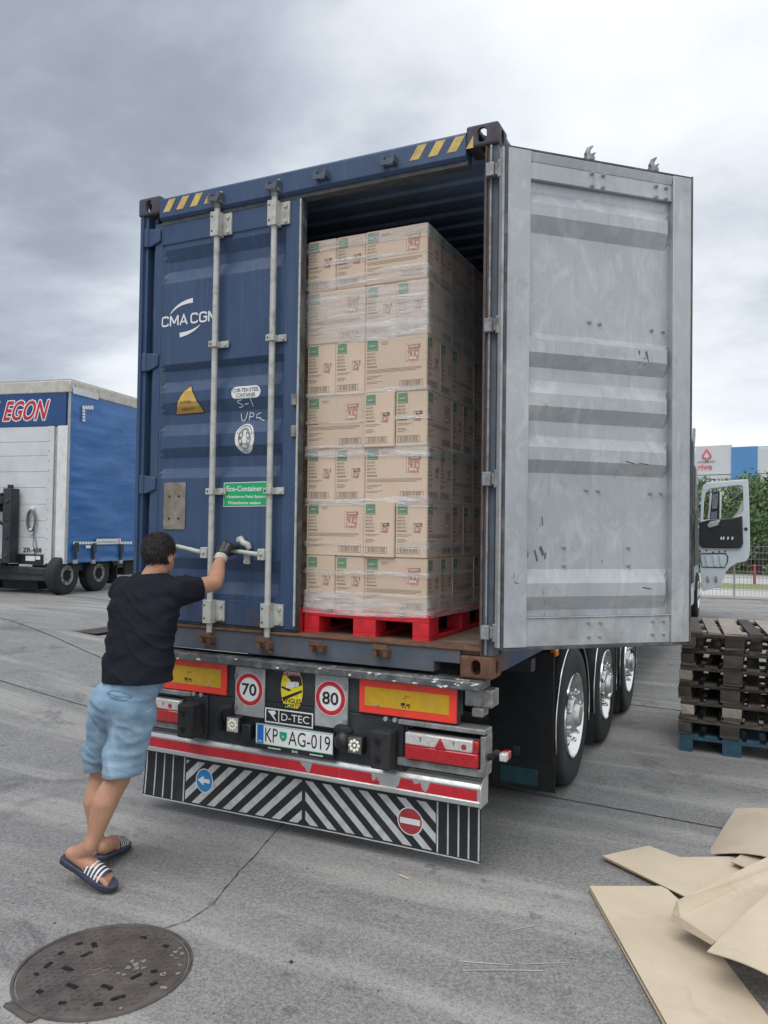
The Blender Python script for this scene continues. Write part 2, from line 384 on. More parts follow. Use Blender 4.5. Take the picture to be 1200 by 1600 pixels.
def ground_mat():
    m, t, b = newmat('worn_asphalt'); v = ocoord(t, True)
    n0 = tnoise(t, v, .35, 6, .6, .4); n1_ = tnoise(t, v, 2.2, 7, .65, .3, off=(4, 1, 0)); n2_ = tnoise(t, v, 42., 6, .78); n3_ = tnoise(t, v, 150., 3, .7)
    c = tmix(t, trange(t, n0, .3, .7), (.178, .177, .177), (.24, .238, .235))
    c = tmix(t, trange(t, n1_, .42, .68, 0, .7), c, (.125, .127, .13))
    c = tmix(t, trange(t, n2_, .35, .75, 0, .6), c, (.40, .397, .39))
    c = tmix(t, trange(t, n2_, .55, .3, 0, .5), c, (.10, .10, .103))
    c = tmix(t, trange(t, n3_, .58, .72, 0, .75), c, (.50, .495, .48))
    c = tmix(t, trange(t, n3_, .43, .30, 0, .75), c, (.055, .055, .057))
    # long drag marks across the yard and oily drips
    n4 = tnoise(t, v, .9, 5, .6, .3, stretch=(.25, 2.2, 1), off=(7, 3, 0)); c = tmix(t, trange(t, n4, .50, .62, 0, .65), c, (.40, .395, .38))
    n5 = tnoise(t, v, 1.1, 6, .7, .8, off=(1, 9, 0)); c = tmix(t, trange(t, n5, .57, .67, 0, .65), c, (.085, .085, .088))
    n6 = tnoise(t, v, 5., 3, .5, .2, off=(6, 6, 0)); c = tmix(t, trange(t, n6, .68, .72, 0, .5), c, (.08, .08, .083))
    vo = nd(t, 'ShaderNodeTexVoronoi'); vo.inputs['Scale'].default_value = 125.; t.links.new(v, vo.inputs['Vector'])
    hv = nd(t, 'ShaderNodeSeparateColor'); t.links.new(vo.outputs['Color'], hv.inputs[0]); ag = hv.outputs[0]
    c = tmix(t, trange(t, ag, .68, .95, 0, .32), c, (.42, .415, .40)); c = tmix(t, trange(t, ag, .36, .05, 0, .40), c, (.07, .07, .072))
    t.links.new(c, b.inputs['Base Color']); t.links.new(trange(t, n1_, .3, .7, .6, .9), b.inputs['Roughness'])
    hh = tmath(t, 'ADD', tmath(t, 'MULTIPLY', n2_, .6), tmath(t, 'MULTIPLY', n3_, .5)); tbump(t, b, hh, .5, .006)
    return m
M['ground'] = ground_mat()
def wood_mat(name, a, b_, rv=.35):
    m, t, b = newmat(name); v = ocoord(t)
    oi = nd(t, 'ShaderNodeObjectInfo'); ad = nd(t, 'ShaderNodeVectorMath', operation='ADD'); cb = nd(t, 'ShaderNodeCombineXYZ')
    t.links.new(trange(t, oi.outputs['Random'], 0, 1, 0, 40), cb.inputs[0]); t.links.new(v, ad.inputs[0]); t.links.new(cb.outputs[0], ad.inputs[1]); v = ad.outputs[0]
    c = tmix(t, trange(t, tnoise(t, v, 9., 6, .65, .5, stretch=(1, .12, 1)), .3, .7), a, b_)
    c = tmix(t, trange(t, tnoise(t, v, 4., 6, .7, .4, off=(3, 1, 2)), .5, .75, 0, .7), c, tuple(x*.35 for x in a))
    hs = nd(t, 'ShaderNodeHueSaturation'); t.links.new(trange(t, oi.outputs['Random'], 0, 1, 1-rv, 1+rv), hs.inputs['Value']); t.links.new(c, hs.inputs['Color'])
    t.links.new(hs.outputs[0], b.inputs['Base Color']); b.inputs['Roughness'].default_value = .85
    tbump(t, b, tnoise(t, v, 40., 5, .65, stretch=(1, .1, 1)), .5, .004)
    return m
M['old_wood'] = wood_mat('weathered_dark_wood', (.055, .043, .035), (.095, .08, .068))
M['pale_wood'] = wood_mat('weathered_pale_wood', (.27, .235, .19), (.36, .32, .27), .2)
M['floor_wood'] = mat('container_floor_wood', (.17, .125, .09), .75, var=.25, vs=8, bump=.2, bs=40, dirt=(.08, .06, .05), da=.6, ds=6)
M['skin'] = mat('skin', (.45, .245, .16), .5, var=.14, vs=9, bump=.15, bs=120, bd=.002, dirt=(.40, .17, .115), da=.35, ds=11)
_b = M['skin'].node_tree.nodes['Principled BSDF']; _b.inputs['Subsurface Weight'].default_value = .12; _b.inputs['Subsurface Radius'].default_value = (.012, .005, .003); _b.inputs['Subsurface Scale'].default_value = .6
M['hair'] = mat('dark_hair', (.018, .014, .012), .55, var=.3, vs=60, bump=.7, bs=150, bd=.006)
M['shirt'] = mat('black_cotton', (.0095, .0115, .018), .9, spec=.25, var=.2, vs=8, bump=.15, bs=300, bd=.002)
M['denim'] = mat('light_blue_denim', (.20, .305, .41), .9, spec=.2, var=.28, vs=5, bump=.25, bs=350, bd=.002, dirt=(.37, .46, .54), da=.75, ds=5)
M['denim_seam'] = mat('denim_seam', (.12, .21, .32), .85, var=.15)
M['denim_pale'] = mat('pale_denim_piping', (.40, .50, .58), .85, var=.1)
M['glove'] = mat('dark_coated_glove', (.018, .025, .03), .42, var=.4, vs=30, bump=.4, bs=70, bd=.004)
M['glove_cuff'] = mat('knitted_cuff', (.50, .47, .40), .9, var=.15, vs=60, bump=.4, bs=200)
M['slipper'] = mat('navy_slipper_foam', (.045, .055, .095), .6, var=.2, vs=14)
M['slipper_sole'] = mat('dark_slipper_sole', (.02, .022, .03), .7, var=.2)
M['iron'] = mat('cast_iron', (.125, .107, .102), .55, .35, var=.35, vs=9, bump=.25, bs=90, dirt=(.15, .135, .125), da=.6, ds=7)
M['hole'] = mat('dark_slot', (.006, .006, .006), .9)
M['patch'] = mat('cement_splash', (.33, .32, .31), .9, var=.2, bump=.3, bs=80)
M['joint'] = mat('bitumen_joint', (.035, .036, .038), .85, var=.3)
M['tarp'] = mat('blue_tarpaulin', (.028, .135, .37), .38, var=.15, vs=1.5, bump=.22, bs=1.6, bd=.12, stretch=(.6, .6, 2.2), dirt=(.05, .15, .42), da=.4, ds=1.2)
M['tarp_dark'] = mat('dark_blue_header', (.02, .065, .19), .45, var=.12, vs=2)
M['trailer_white'] = mat('trailer_white_panel', (.58, .61, .63), .4, var=.05, vs=2, dirt=(.4, .4, .38), da=.3, ds=2)
M['cab'] = mat('pale_blue_cab_paint', (.52, .585, .625), .3, var=.04, coat=.4)
M['glass'] = mat('dark_window_glass', (.05, .06, .065), .06, var=.1, coat=.5)
M['facade'] = mat('pale_grey_cladding', (.56, .59, .63), .5, var=.05, vs=.3)
M['facade_blue'] = mat('blue_cladding', (.09, .25, .50), .5, var=.05, vs=.3)  # blue lightened to stand for haze over the far hall
M['bark'] = mat('bark', (.06, .048, .038), .9, var=.3, bump=.5, bs=20)
M['path'] = mat('pale_concrete', (.46, .455, .44), .85, var=.12, vs=.6)
def leaf_mat(name, a, b_):
    m, t, b = newmat(name); v = ocoord(t)
    c = tmix(t, trange(t, tnoise(t, v, 1.6, 4, .6), .3, .7), a, b_)
    c = tmix(t, trange(t, tnoise(t, v, 14., 3, .6), .35, .7, 0, .5), c, tuple(x*1.5 for x in b_))
    t.links.new(c, b.inputs['Base Color']); b.inputs['Roughness'].default_value = .6
    b.inputs['Transmission Weight'].default_value = 0.; b.inputs['Specular IOR Level'].default_value = .3
    return m
M['leaf'] = leaf_mat('leaves', (.065, .115, .05), (.12, .185, .08))  # greens lightened; haze beyond the fence is mixed into them
M['leaf_pale'] = leaf_mat('pale_leaves', (.10, .16, .065), (.16, .22, .10))
M['grass'] = leaf_mat('dry_grass', (.13, .19, .06), (.22, .24, .10))

# ================================================================ SETTING: GROUND
def smooth(t): t = max(0., min(1., t)); return t*t*(3-2*t)
def gh(x, y=0.): return .39*smooth((-x-1.9)/6.2)          # the yard rises gently towards the left hand lorry
xs = [-400, -120, -50, -25] + [-14+.4*i for i in range(38)] + [1.5+.5*i for i in range(10)] + [10, 20, 50, 120, 400]
ys = [-60, -20] + [-8+.8*i for i in range(30)] + [20, 30, 50, 90, 160, 400, 900]
g = G()
for j in range(len(ys)-1):
    for i in range(len(xs)-1):
        g.face([(x, y, gh(x)) for x, y in ((xs[i], ys[j]), (xs[i+1], ys[j]), (xs[i+1], ys[j+1]), (xs[i], ys[j+1]))])
tag(g.build('ground', M['ground'], smooth=180), kind='structure')

def strip(name, pts, wd, m, jit=.35, dz=.004, step=.08, seed=1):
    r = random.Random(seed); g = G(); line = []
    for a, b in zip(pts[:-1], pts[1:]):
        a = Vector((*a, 0)); b = Vector((*b, 0)); n = max(1, int((b-a).length/step))
        line += [a.lerp(b, k/n) for k in range(n)]
    line.append(Vector((*pts[-1], 0)))
    L, R_ = [], []
    for k, q in enumerate(line):
        d = (line[min(k+1, len(line)-1)]-line[max(k-1, 0)]).normalized(); s_ = Vector((-d.y, d.x, 0))
        off = (noise.noise(q*2.3+Vector((seed, 0, 0)))*.9+noise.noise(q*9.)*.5)*wd*jit*2
        w2 = wd*(.5+jit*.6*(r.random()-.4))
        if k in (0, len(line)-1): w2 *= .2
        for lst, sg in ((L, 1), (R_, -1)):
            p = q+s_*(off+sg*w2); p.z = gh(p.x)+dz; lst.append(p)
    for k in range(len(line)-1): g.face([L[k], R_[k], R_[k+1], L[k+1]])
    return tag(g.build(name, m), kind='structure')
strip('pavement_joint', [(-6, 1.93), (.64, 1.56), (2.21, 1.46), (6, 1.22)], .011, M['joint'], .25, seed=3)
strip('pavement_joint', [(-3, 5.1), (1.3, 4.80), (2.3, 4.72), (7, 4.4)], .02, M['joint'], .2, seed=4)
strip('pavement_joint', [(-2, 8.5), (1.5, 8.2), (7, 7.9)], .02, M['joint'], .2, seed=5)
strip('pavement_joint', [(-.95, 1.75), (-1.9, 1.72), (-4, 2.4)], .012, M['joint'], .3, seed=6)
strip('pavement_joint', [(-4, 6.9), (-9.4, 7.5), (-16, 8.4)], .03, M['joint'], .4, seed=7)
strip('pavement_joint', [(-2.5, 2.6), (-8, 4.4), (-14, 6.2)], .014, M['joint'], .4, seed=8)
strip('pavement_crack', [(-.4, .8), (-.21, .36), (-.16, .13), (-.03, -.4), (.08, -.78)], .0045, M['joint'], .9, seed=9, step=.03)
strip('pavement_crack', [(.08, -.78), (.075, -.95), (.02, -1.06), (.085, -1.10)], .0035, M['joint'], .9, seed=10, step=.02)
strip('pavement_crack', [(.24, -1.70), (.26, -1.9), (.22, -2.2)], .006, M['joint'], .9, seed=11, step=.02)
for i, (a, b) in enumerate((((1.30, -.70), (1.52, -.62)), ((1.34, -.76), (1.66, -.60)), ((1.345, -.752), (1.60, -.622)), ((1.42, -.36), (1.55, -.22)), ((1.55, -.60), (1.72, -.50)))):
    strip('scratch_mark', [a, b], .0062 if i < 3 else .004, M['path'], .35, dz=.003, seed=20+i, step=.02)

# scattered grit and fibres nobody could count
g = G()
for k in range(900):
    x = rnd.uniform(-6, 4); y = rnd.uniform(-2.2, 6); s_ = rnd.uniform(.002, .006)*(1 if rnd.random() < .9 else 2)
    a = rnd.uniform(0, 6.3); z = gh(x)+.001
    g.add([(x+s_*math.cos(a+t)*rnd.uniform(.6, 1.4), y+s_*math.sin(a+t)*rnd.uniform(.6, 1.4), z) for t in (0, 2.1, 4.2)]+[(x, y, z+s_*.9)], [(0, 1, 3), (1, 2, 3), (2, 0, 3)], rnd.choice((0, 0, 1, 2)))
tag(g.build('grit', [M['patch'], M['joint'], M['pale_wood']]), kind='stuff')

# ================================================================ SHIPPING CONTAINER
Z0, HC, HW, LEN = 1.057, 2.893, 1.219, 12.19
ZT = Z0+HC
cont = thing('shipping_container', (0, .1, Z0), 'blue shipping container with one door open, loaded on the trailer', 'container')

# corrugated walls and roof
def corr(period, flat, slope, depth):
    def f(y):
        u = (y % period)
        if u < flat: return 0.
        if u < flat+slope: return depth*(u-flat)/slope
        if u < 2*flat+slope: return depth
        return depth*(1-(u-2*flat-slope)/slope)
    return f
cw = corr(.278, .070, .069, .036); cr = corr(.209, .091, .0135, .020)
def brk(period, flat, slope, y0, y1):
    out = [y0]; k = math.floor(y0/period)
    while True:
        for u in (0, flat, flat+slope, 2*flat+slope):
            y = k*period+u
            if y0+1e-4 < y < y1-1e-4: out.append(y)
            if y >= y1: out.append(y1); return out
        k += 1
for sg in (-1, 1):
    g = G(); yb = brk(.278, .070, .069, .13, LEN-.13)
    for a, b in zip(yb[:-1], yb[1:]):
        for off, fl in ((0, 0), (.004, 1)):
            X = lambda y: sg*(HW-.006-cw(y)-off)
            g.face([(X(a), a, Z0+.15), (X(b), b, Z0+.15), (X(b), b, ZT-.08), (X(a), a, ZT-.08)], fl)
    g.build('side_wall', [M['blue'], M['blue_in']], cont)
    g = G().box(sg*(HW-.006)-(.06 if sg > 0 else 0), sg*(HW-.006)+(.06 if sg < 0 else 0), .17, LEN-.17, Z0+.012, Z0+.152)
    g.box(sg*(HW-.006)-(.06 if sg > 0 else 0), sg*(HW-.006)+(.06 if sg < 0 else 0), .17, LEN-.17, ZT-.082, ZT-.015)
    g.build('side_rail', M['blue'], cont, bevel=.004)
g = G(); yb = brk(.209, .091, .0135, .10, LEN-.05)
for a, b in zip(yb[:-1], yb[1:]):
    for off in (0, .003):
        g.face([(-1.16, a, ZT-.03-cr(a)-off), (1.16, a, ZT-.03-cr(a)-off), (1.16, b, ZT-.03-cr(b)-off), (-1.16, b, ZT-.03-cr(b)-off)])
g.build('roof', M['blue_in'], cont)
G().box(-1.17, 1.17, .03, LEN-.1, 1.175, 1.203).build('floor', M['floor_wood'], cont)
G().box(-1.19, 1.19, LEN-.12, LEN-.06, Z0+.1, ZT-.052).build('end_wall', M['blue_in'], cont)
for k in range(12):
    G().box(-1.15, 1.15, .5+k, .56+k, Z0+.03, 1.174).build('floor_beam', M['blue'], cont)

# corner castings with their oval openings
def casting_mesh():
    bm = bmesh.new(); bmesh.ops.create_cube(bm, size=1); bmesh.ops.scale(bm, vec=(.178, .162, .118), verts=bm.verts)
    bmesh.ops.bevel(bm, geom=bm.edges[:], offset=.012, segments=2, affect='EDGES', profile=.5)
    me = bpy.data.meshes.new('corner_casting'); bm.to_mesh(me); bm.free()
    o = bpy.data.objects.new('t', me); C.objects.link(o)
    cut = G().box(-.062, .062, -.054, .054, -.036, .036)
    def oval(ax, w_, h_, L):
        pts = ring_pts(0, 0, w_/2, h_/2, 20)
        if w_ > h_: pts = ring_pts(w_/2-h_/2, 0, h_/2, h_/2, 10, -math.pi/2, math.pi/2)+[(w_/2-h_/2, h_/2)]+ring_pts(-(w_/2-h_/2), 0, h_/2, h_/2, 10, math.pi/2, 1.5*math.pi)+[(-(w_/2-h_/2), -h_/2)]
        else: pts = ring_pts(0, h_/2-w_/2, w_/2, w_/2, 10, 0, math.pi)+[(-w_/2, h_/2-w_/2)]+ring_pts(0, -(h_/2-w_/2), w_/2, w_/2, 10, math.pi, 2*math.pi)+[(w_/2, -(h_/2-w_/2))]
        f = {0: lambda u, v, t: Vector((t, u, v)), 1: lambda u, v, t: Vector((u, t, v)), 2: lambda u, v, t: Vector((u, v, t))}[ax]
        return G().prism(pts, f, -L, L)
    cuts = [cut, oval(1, .052, .079, .2), oval(0, .052, .079, .2), oval(2, .063, .124, .2)]
    for i, c in enumerate(cuts):
        co = bpy.data.objects.new('c', c.mesh('c', M['rust'])); C.objects.link(co)
        md = o.modifiers.new('b', 'BOOLEAN'); md.operation = 'DIFFERENCE'; md.object = co; md.solver = 'EXACT'
        dg = bpy.context.evaluated_depsgraph_get(); dg.update(); me2 = bpy.data.meshes.new_from_object(o.evaluated_get(dg))
        o.modifiers.clear(); o.data = me2; bpy.data.objects.remove(co)
    me = o.data; bpy.data.objects.remove(o); me.name = 'corner_casting'; me.materials.clear(); return me
for zi, mm in ((1, M['blue']), (0, M['rust'])):
    cm = casting_mesh(); cm.materials.append(mm if not zi else mat('dull_blue_cast_steel', (.06, .065, .085), .65, .1, var=.3, vs=12, bump=.3, bs=50, dirt=(.10, .06, .045), da=.55, ds=9))
    for sx in (-1, 1):
        for yy in (.081, LEN-.081):
            link('corner_casting', cm, cont, loc=Vector((sx*(HW-.089), yy, (ZT-.059+.003) if zi else (Z0+.059-.003)))-cont.location)

# rear frame: header, sill, posts
g = G().prism([(.02, 3.785), (.0, 3.80), (0, ZT-.035), (.012, ZT-.022), (.10, ZT-.022), (.10, 3.785)], lambda u, v, t: Vector((t, u, v)), -1.041, 1.041)
head = g.build('header', M['blue'], cont, bevel=.003)
G().box(-1.041, 1.041, .028, .09, 3.762, 3.7845).build('gutter', mat('grimy_gutter', (.10, .105, .10), .8, var=.35, vs=20, dirt=(.06, .07, .09), da=.5), head)
for x0 in (-1.011, .717):
    for k in range(4):
        xa = x0+.1085*k
        q = [(xa, 3.832), (xa+.055, 3.832), (xa+.103, 3.908), (xa+.048, 3.908)]
        if k == 3: q = [(xa, 3.832), (min(xa+.055, x0+.366), 3.832), (x0+.366, 3.895)]
        G().face([(u, -.0015, v) for u, v in q]).build('hazard_stripe', M['hazard'], head)
notch = [(-1.041, 1.125), (-.895, 1.125), (-.895, 1.07), (.895, 1.07), (.895, 1.125), (1.041, 1.125), (1.041, 1.196), (-1.041, 1.196)]
sill = G().prism(notch, lambda u, v, t: Vector((u, t, v)), .006, .14).build('sill', M['post'], cont, bevel=.003)
G().box(-1.041, 1.041, .10, .135, 1.075, 1.12).build('sill_recess', M['hole'], sill)
G().box(-1.05, 1.16, -.004, .16, 1.197, 1.2085).build('threshold_plate', M['rust'], sill, bevel=.002)
for sg in (-1, 1):
    g = G().box(min(sg*HW*.999, sg*1.150), max(sg*HW*.999, sg*1.150), .02, .12, Z0+.115, ZT-.115)
    g.box(min(sg*1.15, sg*1.12), max(sg*1.15, sg*1.12), .075, .12, Z0+.115, ZT-.115)
    post = g.build('corner_post', M['post'] if sg > 0 else M['blue'], cont, bevel=.004)
    if sg > 0: G().box(min(sg*1.150, sg*1.158), max(sg*1.150, sg*1.158), .006, .0195, Z0+.12, ZT-.12).build('post_edge', M['rust'], post)
    G().box(min(sg*1.175, sg*1.185), max(sg*1.175, sg*1.185), .004, .0195, Z0+.12, ZT-.12).build('post_edge', M['steel_grey'] if sg > 0 else M['blue'], post)
# keepers for the locking cams on header and sill
for x, z, top in ((.174, 3.848, 1), (.602, 3.848, 1), (.202, 1.142, 0), (.602, 1.150, 0), (-.575, 3.848, 1), (-.155, 3.848, 1), (-.575, 1.135, 0), (-.155, 1.135, 0)):
    g = G(); s_ = 1 if top else -1
    g.box(x-.042, x+.042, -.010, .003, z-.022, z+.022); g.box(x-.042, x-.020, -.05, -.0105, z-.02, z+.02); g.box(x+.020, x+.042, -.05, -.0105, z-.02, z+.02)
    g.box(x-.041, x+.041, -.055, -.0505, z-s_*.028-.008, z-s_*.028+.02)
    k_ = g.build('cam_keeper', M['post'] if top else M['rust'], cont, bevel=.004)

# ---- doors
TH = .055; DL = 1.13
RIBS = [(3.596, 3.526, 3.463, 3.38), (2.856, 2.817, 2.747, 2.675), (2.609, 2.536, 2.47, 2.395), (2.319, 2.257, 2.191, 2.125), (1.624, 1.553, 1.484, 1.412)]
def rib(z):
    for a, b, c, d in RIBS:
        if d <= z <= a:
            if z > b: return (a-z)/(a-b)
            if z < c: return (z-d)/(c-d)
            return 1.
    return 0.
def leftmap(s_, t, z): return Vector((-1.10+s_, .03+t, z))
EX, EN = Vector((.731, .682, 0)), Vector((.682, -.731, 0))
def rightmap(s_, t, z): return Vector((1.278, -.022, 0))+EX*s_+EN*(t-TH)+Vector((0, 0, z))
def mbox(g, mp, s0, s1, t0, t1, z0, z1, mi=0):
    vs = [mp(s_, t, z) for z in (z0, z1) for t in (t0, t1) for s_ in (s0, s1)]
    return g.add(vs, [(0, 2, 3, 1), (4, 5, 7, 6), (0, 1, 5, 4), (2, 6, 7, 3), (0, 4, 6, 2), (1, 3, 7, 5)], mi)
ZB, ZD = 1.228, 3.772
def make_door(mp, label, ztop, SE=1.124):
    zb = [1.379]+sorted(z for r in RIBS for z in r)+[ztop-.14]
    zz = []
    for a, b in zip(zb[:-1], zb[1:]):
        n = 2 if b-a < .1 else 6
        zz += [a+(b-a)*k/n for k in range(n)]
    zz.append(zb[-1])
    SA, SB = .062, 1.008
    ss = [SA, SA+.002]+[SA+.03]+[SA+.03+(SB-SA-.06)*k/12 for k in range(1, 13)]+[SB-.002, SB]
    def gs(s_): return max(0., min(1., (s_-SA-.002)/.034, (SB-.002-s_)/.034))
    def dep(s_, z): return .010+.036*rib(z)*gs(s_)+.0022*noise.noise(Vector((s_*2.2, z*2.0, 4.)))*gs(s_)
    g = G()
    for off, mi in ((0, 0), (.004, 1)):
        for j in range(len(zz)-1):
            for i in range(len(ss)-1):
                q = [(ss[i], zz[j]), (ss[i+1], zz[j]), (ss[i+1], zz[j+1]), (ss[i], zz[j+1])]
                g.face([mp(a, dep(a, b)+off, b) for a, b in q], mi)
    door = g.build('door', [M['blue'], M['silver']], cont)
    if label: door['label'] = label
    me = door.data
    def frame_piece(nm, s0, s1, t0, t1, z0, z1, s0i=None):
        g = G(); mbox(g, mp, s0, s1, t0, .009, z0, z1, 0); mbox(g, mp, s0, s1, .0092, .0510, z0, z1, 1); mbox(g, mp, s0 if s0i is None else s0i[0], s1 if s0i is None else s0i[1], .0512, t1, z0, z1, 1)
        return g.build(nm, [M['blue'], M['silver']], door, bevel=.004)
    frame_piece('stile', .004, .0615, 0, TH, ZB, ztop, (.004, .134)); frame_piece('stile', 1.0085, SE, 0, TH, ZB, ztop)
    g = G(); mbox(g, mp, .0616, 1.0084, .001, .009, ZB, 1.378, 0); mbox(g, mp, .0746, 1.0084, .0092, .043, ZB, 1.372, 1); mbox(g, mp, .0746, 1.0084, .0092, .0505, 1.3725, 1.378, 1)
    g.build('rail', [M['blue'], M['silver']], door, bevel=.003)
    g = G(); mbox(g, mp, .0616, 1.0084, .001, .009, ztop-.139, ztop, 0); mbox(g, mp, .0746, 1.0084, .0092, .040, ztop-.139, ztop-.05, 1)
    vs = [mp(a, b, c) for a in (.1345, 1.0084) for b, c in ((.0092, ztop-.0495), (.040, ztop-.0495), (.053, ztop-.002), (.0092, ztop-.002))]
    g.add(vs, [(0, 1, 2, 3), (7, 6, 5, 4), (0, 4, 5, 1), (1, 5, 6, 2), (2, 6, 7, 3), (3, 7, 4, 0)], 1)
    g.build('rail', [M['blue'], M['silver']], door, bevel=.003)
    # black sealing rubber round the edge of the leaf
    g = G(); mbox(g, mp, -.012, .0038, .012, TH+.004, ZB-.012, ztop+.012); mbox(g, mp, SE+.0002, SE+.010, .012, TH+.004, ZB-.012, ztop+.012)
    mbox(g, mp, .004, SE, .012, TH-.006, ztop+.0005, ztop+.013); mbox(g, mp, .004, SE, .012, TH-.006, ZB-.018, ZB-.0005)
    g.build('door_gasket', M['gasket'], door, bevel=.003)
    return door, dep
ldoor, ldep = make_door(leftmap, 'closed left door leaf, dark blue outside with white lettering', ZD, 1.106)
rdoor, rdep = make_door(rightmap, 'open right door leaf showing its silver grey inner face', 3.79)
G().box(.0075, .0165, .018, .029, 1.25, 3.755).build('edge_trim', M['rod'], ldoor)

def locking_bar(mp, s_, door, ztop, handle, cams=True):
    t = -.034
    g = G(); g.cyl(mp(s_, t, 1.14 if handle else 1.24), mp(s_, t, ztop+.055), .0185, n=14)
    bar = g.build('locking_bar', M['rod'], door, smooth=40)
    for z0, z1 in ((1.235, 1.375), (ztop-.165, ztop-.015)):
        g = G(); mbox(g, mp, s_-.031, s_+.029, t-.030, -.0008, z0, z1); mbox(g, mp, s_+.0292, s_+.092, -.014, -.0008, z0+.012, z1-.004)
        for zz in (z0+.03, z1-.03):
            g.cyl(mp(s_+.068, -.014, zz), mp(s_+.068, -.024, zz), .013, n=8)
            g.cyl(mp(s_-.017, t-.0302, zz), mp(s_-.017, t-.033, zz), .006, n=8, mi=1)
        g.build('bar_bracket', [M['rod'], M['hole']], door, bevel=.006)
    for z in (2.94, 2.036):
        g = G(); mbox(g, mp, s_-.029, s_+.027, t-.027, -.0008, z-.019, z+.019); mbox(g, mp, s_+.0272, s_+.083, -.014, -.0008, z-.018, z+.022)
        g.cyl(mp(s_+.064, -.014, z), mp(s_+.064, -.022, z), .012, n=8); g.cyl(mp(s_-.014, t-.0272, z), mp(s_-.014, t-.030, z), .006, n=8, mi=1)
        g.build('bar_bracket', [M['rod'], M['hole']], door, bevel=.006)
    for sg, z in ((1, ztop+.055), (-1, 1.135))[:2 if handle else 1]:
        g = G(); g.cyl(mp(s_, t, z-sg*.045), mp(s_, t, z), .022, .027, n=10); g.cyl(mp(s_, t, z-.012), mp(s_, t, z+.012), .031, n=10)
        g.tube([mp(s_, t, z), mp(s_+.014, t-.012, z+sg*.028), mp(s_+.034, t-.018, z+sg*.040), mp(s_+.045, t-.010, z+sg*.050)], [.018, .017, .012, .006] if handle else [.016, .012, .008, .004], 8)
        if handle: mbox(g, mp, s_+.012, s_+.040, t-.03, t+.01, z-.018, z+.012)
        else: g.tube([mp(s_, t, z), mp(s_-.012, t, z+.03), mp(s_-.004, t, z+.055), mp(s_+.022, t, z+.078)], [.020, .018, .013, .005], 8)
        g.build('bar_cam', M['steel_grey'] if sg > 0 else M['rust'], door, bevel=.003)
    return bar
locking_bar(leftmap, .525, ldoor, ZD, 1); locking_bar(leftmap, .945, ldoor, ZD, 1)
locking_bar(rightmap, .530, rdoor, 3.79, 0); locking_bar(rightmap, .938, rdoor, 3.79, 0)
# the two handles with hubs and their retainers
for hub, s0, s1, z0, z1 in ((.525, .475, .235, 1.664, 1.705), (.945, .895, .60, 1.660, 1.690)):
    g = G(); mbox(g, leftmap, hub-.060, hub-.012, -.064, -.018, 1.628, 1.695); g.cyl(leftmap(hub-.036, -.0645, 1.664), leftmap(hub-.036, -.072, 1.664), .012, n=8)
    g.tube([leftmap(s0-.005, -.042, z0), leftmap(s0-.04, -.046, z0+.004), leftmap((s0+s1)/2, -.052, (z0+z1)/2), leftmap(s1, -.058, z1)], [.017, .015, .013, .013], 8)
    g.build('door_handle', M['rod'], ldoor, bevel=.004)
g = G(); g.tube([leftmap(.715, -.006, 1.742), leftmap(.730, -.016, 1.748), leftmap(.752, -.020, 1.728), leftmap(.785, -.018, 1.715), leftmap(.795, -.012, 1.690)], [.022, .022, .019, .021, .016], 10)
g.tube([leftmap(.775, -.01, 1.655), leftmap(.780, -.012, 1.60)], [.022, .021], 10); g.cyl(leftmap(.728, -.02, 1.742), leftmap(.728, -.042, 1.742), .010, n=8); g.cyl(leftmap(.780, -.02, 1.615), leftmap(.780, -.04, 1.615), .010, n=8)
g.build('handle_retainer', M['rod'], ldoor, smooth=50)
# hinges of both leaves
for mp, door, hx in ((leftmap, ldoor, -1), (rightmap, rdoor, 1)):
    for z in (3.69, 2.88, 2.086, 1.30):
        g = G()
        if hx < 0:
            vs = [(-.085, z-.055), (-.02, z-.058), (.055, z-.030), (.055, z+.045), (-.02, z+.058), (-.085, z+.050)]
            g.prism(vs, lambda u, v, t: leftmap(u, t, v), -.016, -.001); g.cyl(leftmap(-.055, -.012, z-.06), leftmap(-.055, -.012, z+.06), .019, n=10)
        else:
            g.box(1.160, 1.205, -.026, .018, z-.036, z+.036); g.cyl((1.232, -.006, z-.046), (1.232, -.006, z+.046), .015, n=10); g.box(1.2052, 1.225, -.014, .0, z-.03, z+.03)
        g.build('hinge', M['blue'] if hx < 0 else M['steel_grey'], door, bevel=.004)
# small buffers on the meeting stile
for z in (2.57, 2.385):
    g = G(); mbox(g, leftmap, 1.075, 1.108, -.022, -.001, z-.033, z+.033); g.build('stile_buffer', M['steel_grey'], ldoor, bevel=.004)
g = G(); mbox(g, rightmap, -.026, -.0135, .015, TH-.004, ZB, 3.79); g.build('edge_trim', M['galv'], rdoor)
# bolt heads that come through to the inner face of the open leaf
bolt_me = G().cyl((0, 0, 0), (0, 0, .012), .013, .009, n=8).cyl((0, 0, .012), (0, 0, .019), .006, n=6).mesh('bolt', M['galv'], 40)
brot = EN.to_track_quat('Z', 'Y').to_euler()
for s_, z in [(.502, 3.73), (.57, 3.73), (.902, 3.72), (.968, 3.72), (.503, 3.664), (.569, 3.664), (.902, 3.66), (.968, 3.66), (.509, 2.941), (.572, 2.937), (.899, 2.932), (.973, 2.932), (.502, 2.044), (.572, 2.042), (.897, 2.038), (.967, 2.04), (.369, 1.74), (.37, 1.644), (.763, 1.74), (.764, 1.644), (.505, 1.345), (.574, 1.345), (.899, 1.345), (.968, 1.345), (.506, 1.272), (.571, 1.271), (.899, 1.276), (.968, 1.274)]:
    t = rdep(s_, z)+.004 if 1.38 < z < 3.65 else .041
    link('bolt', bolt_me, rdoor, rightmap(s_, t, z)-cont.location, brot)
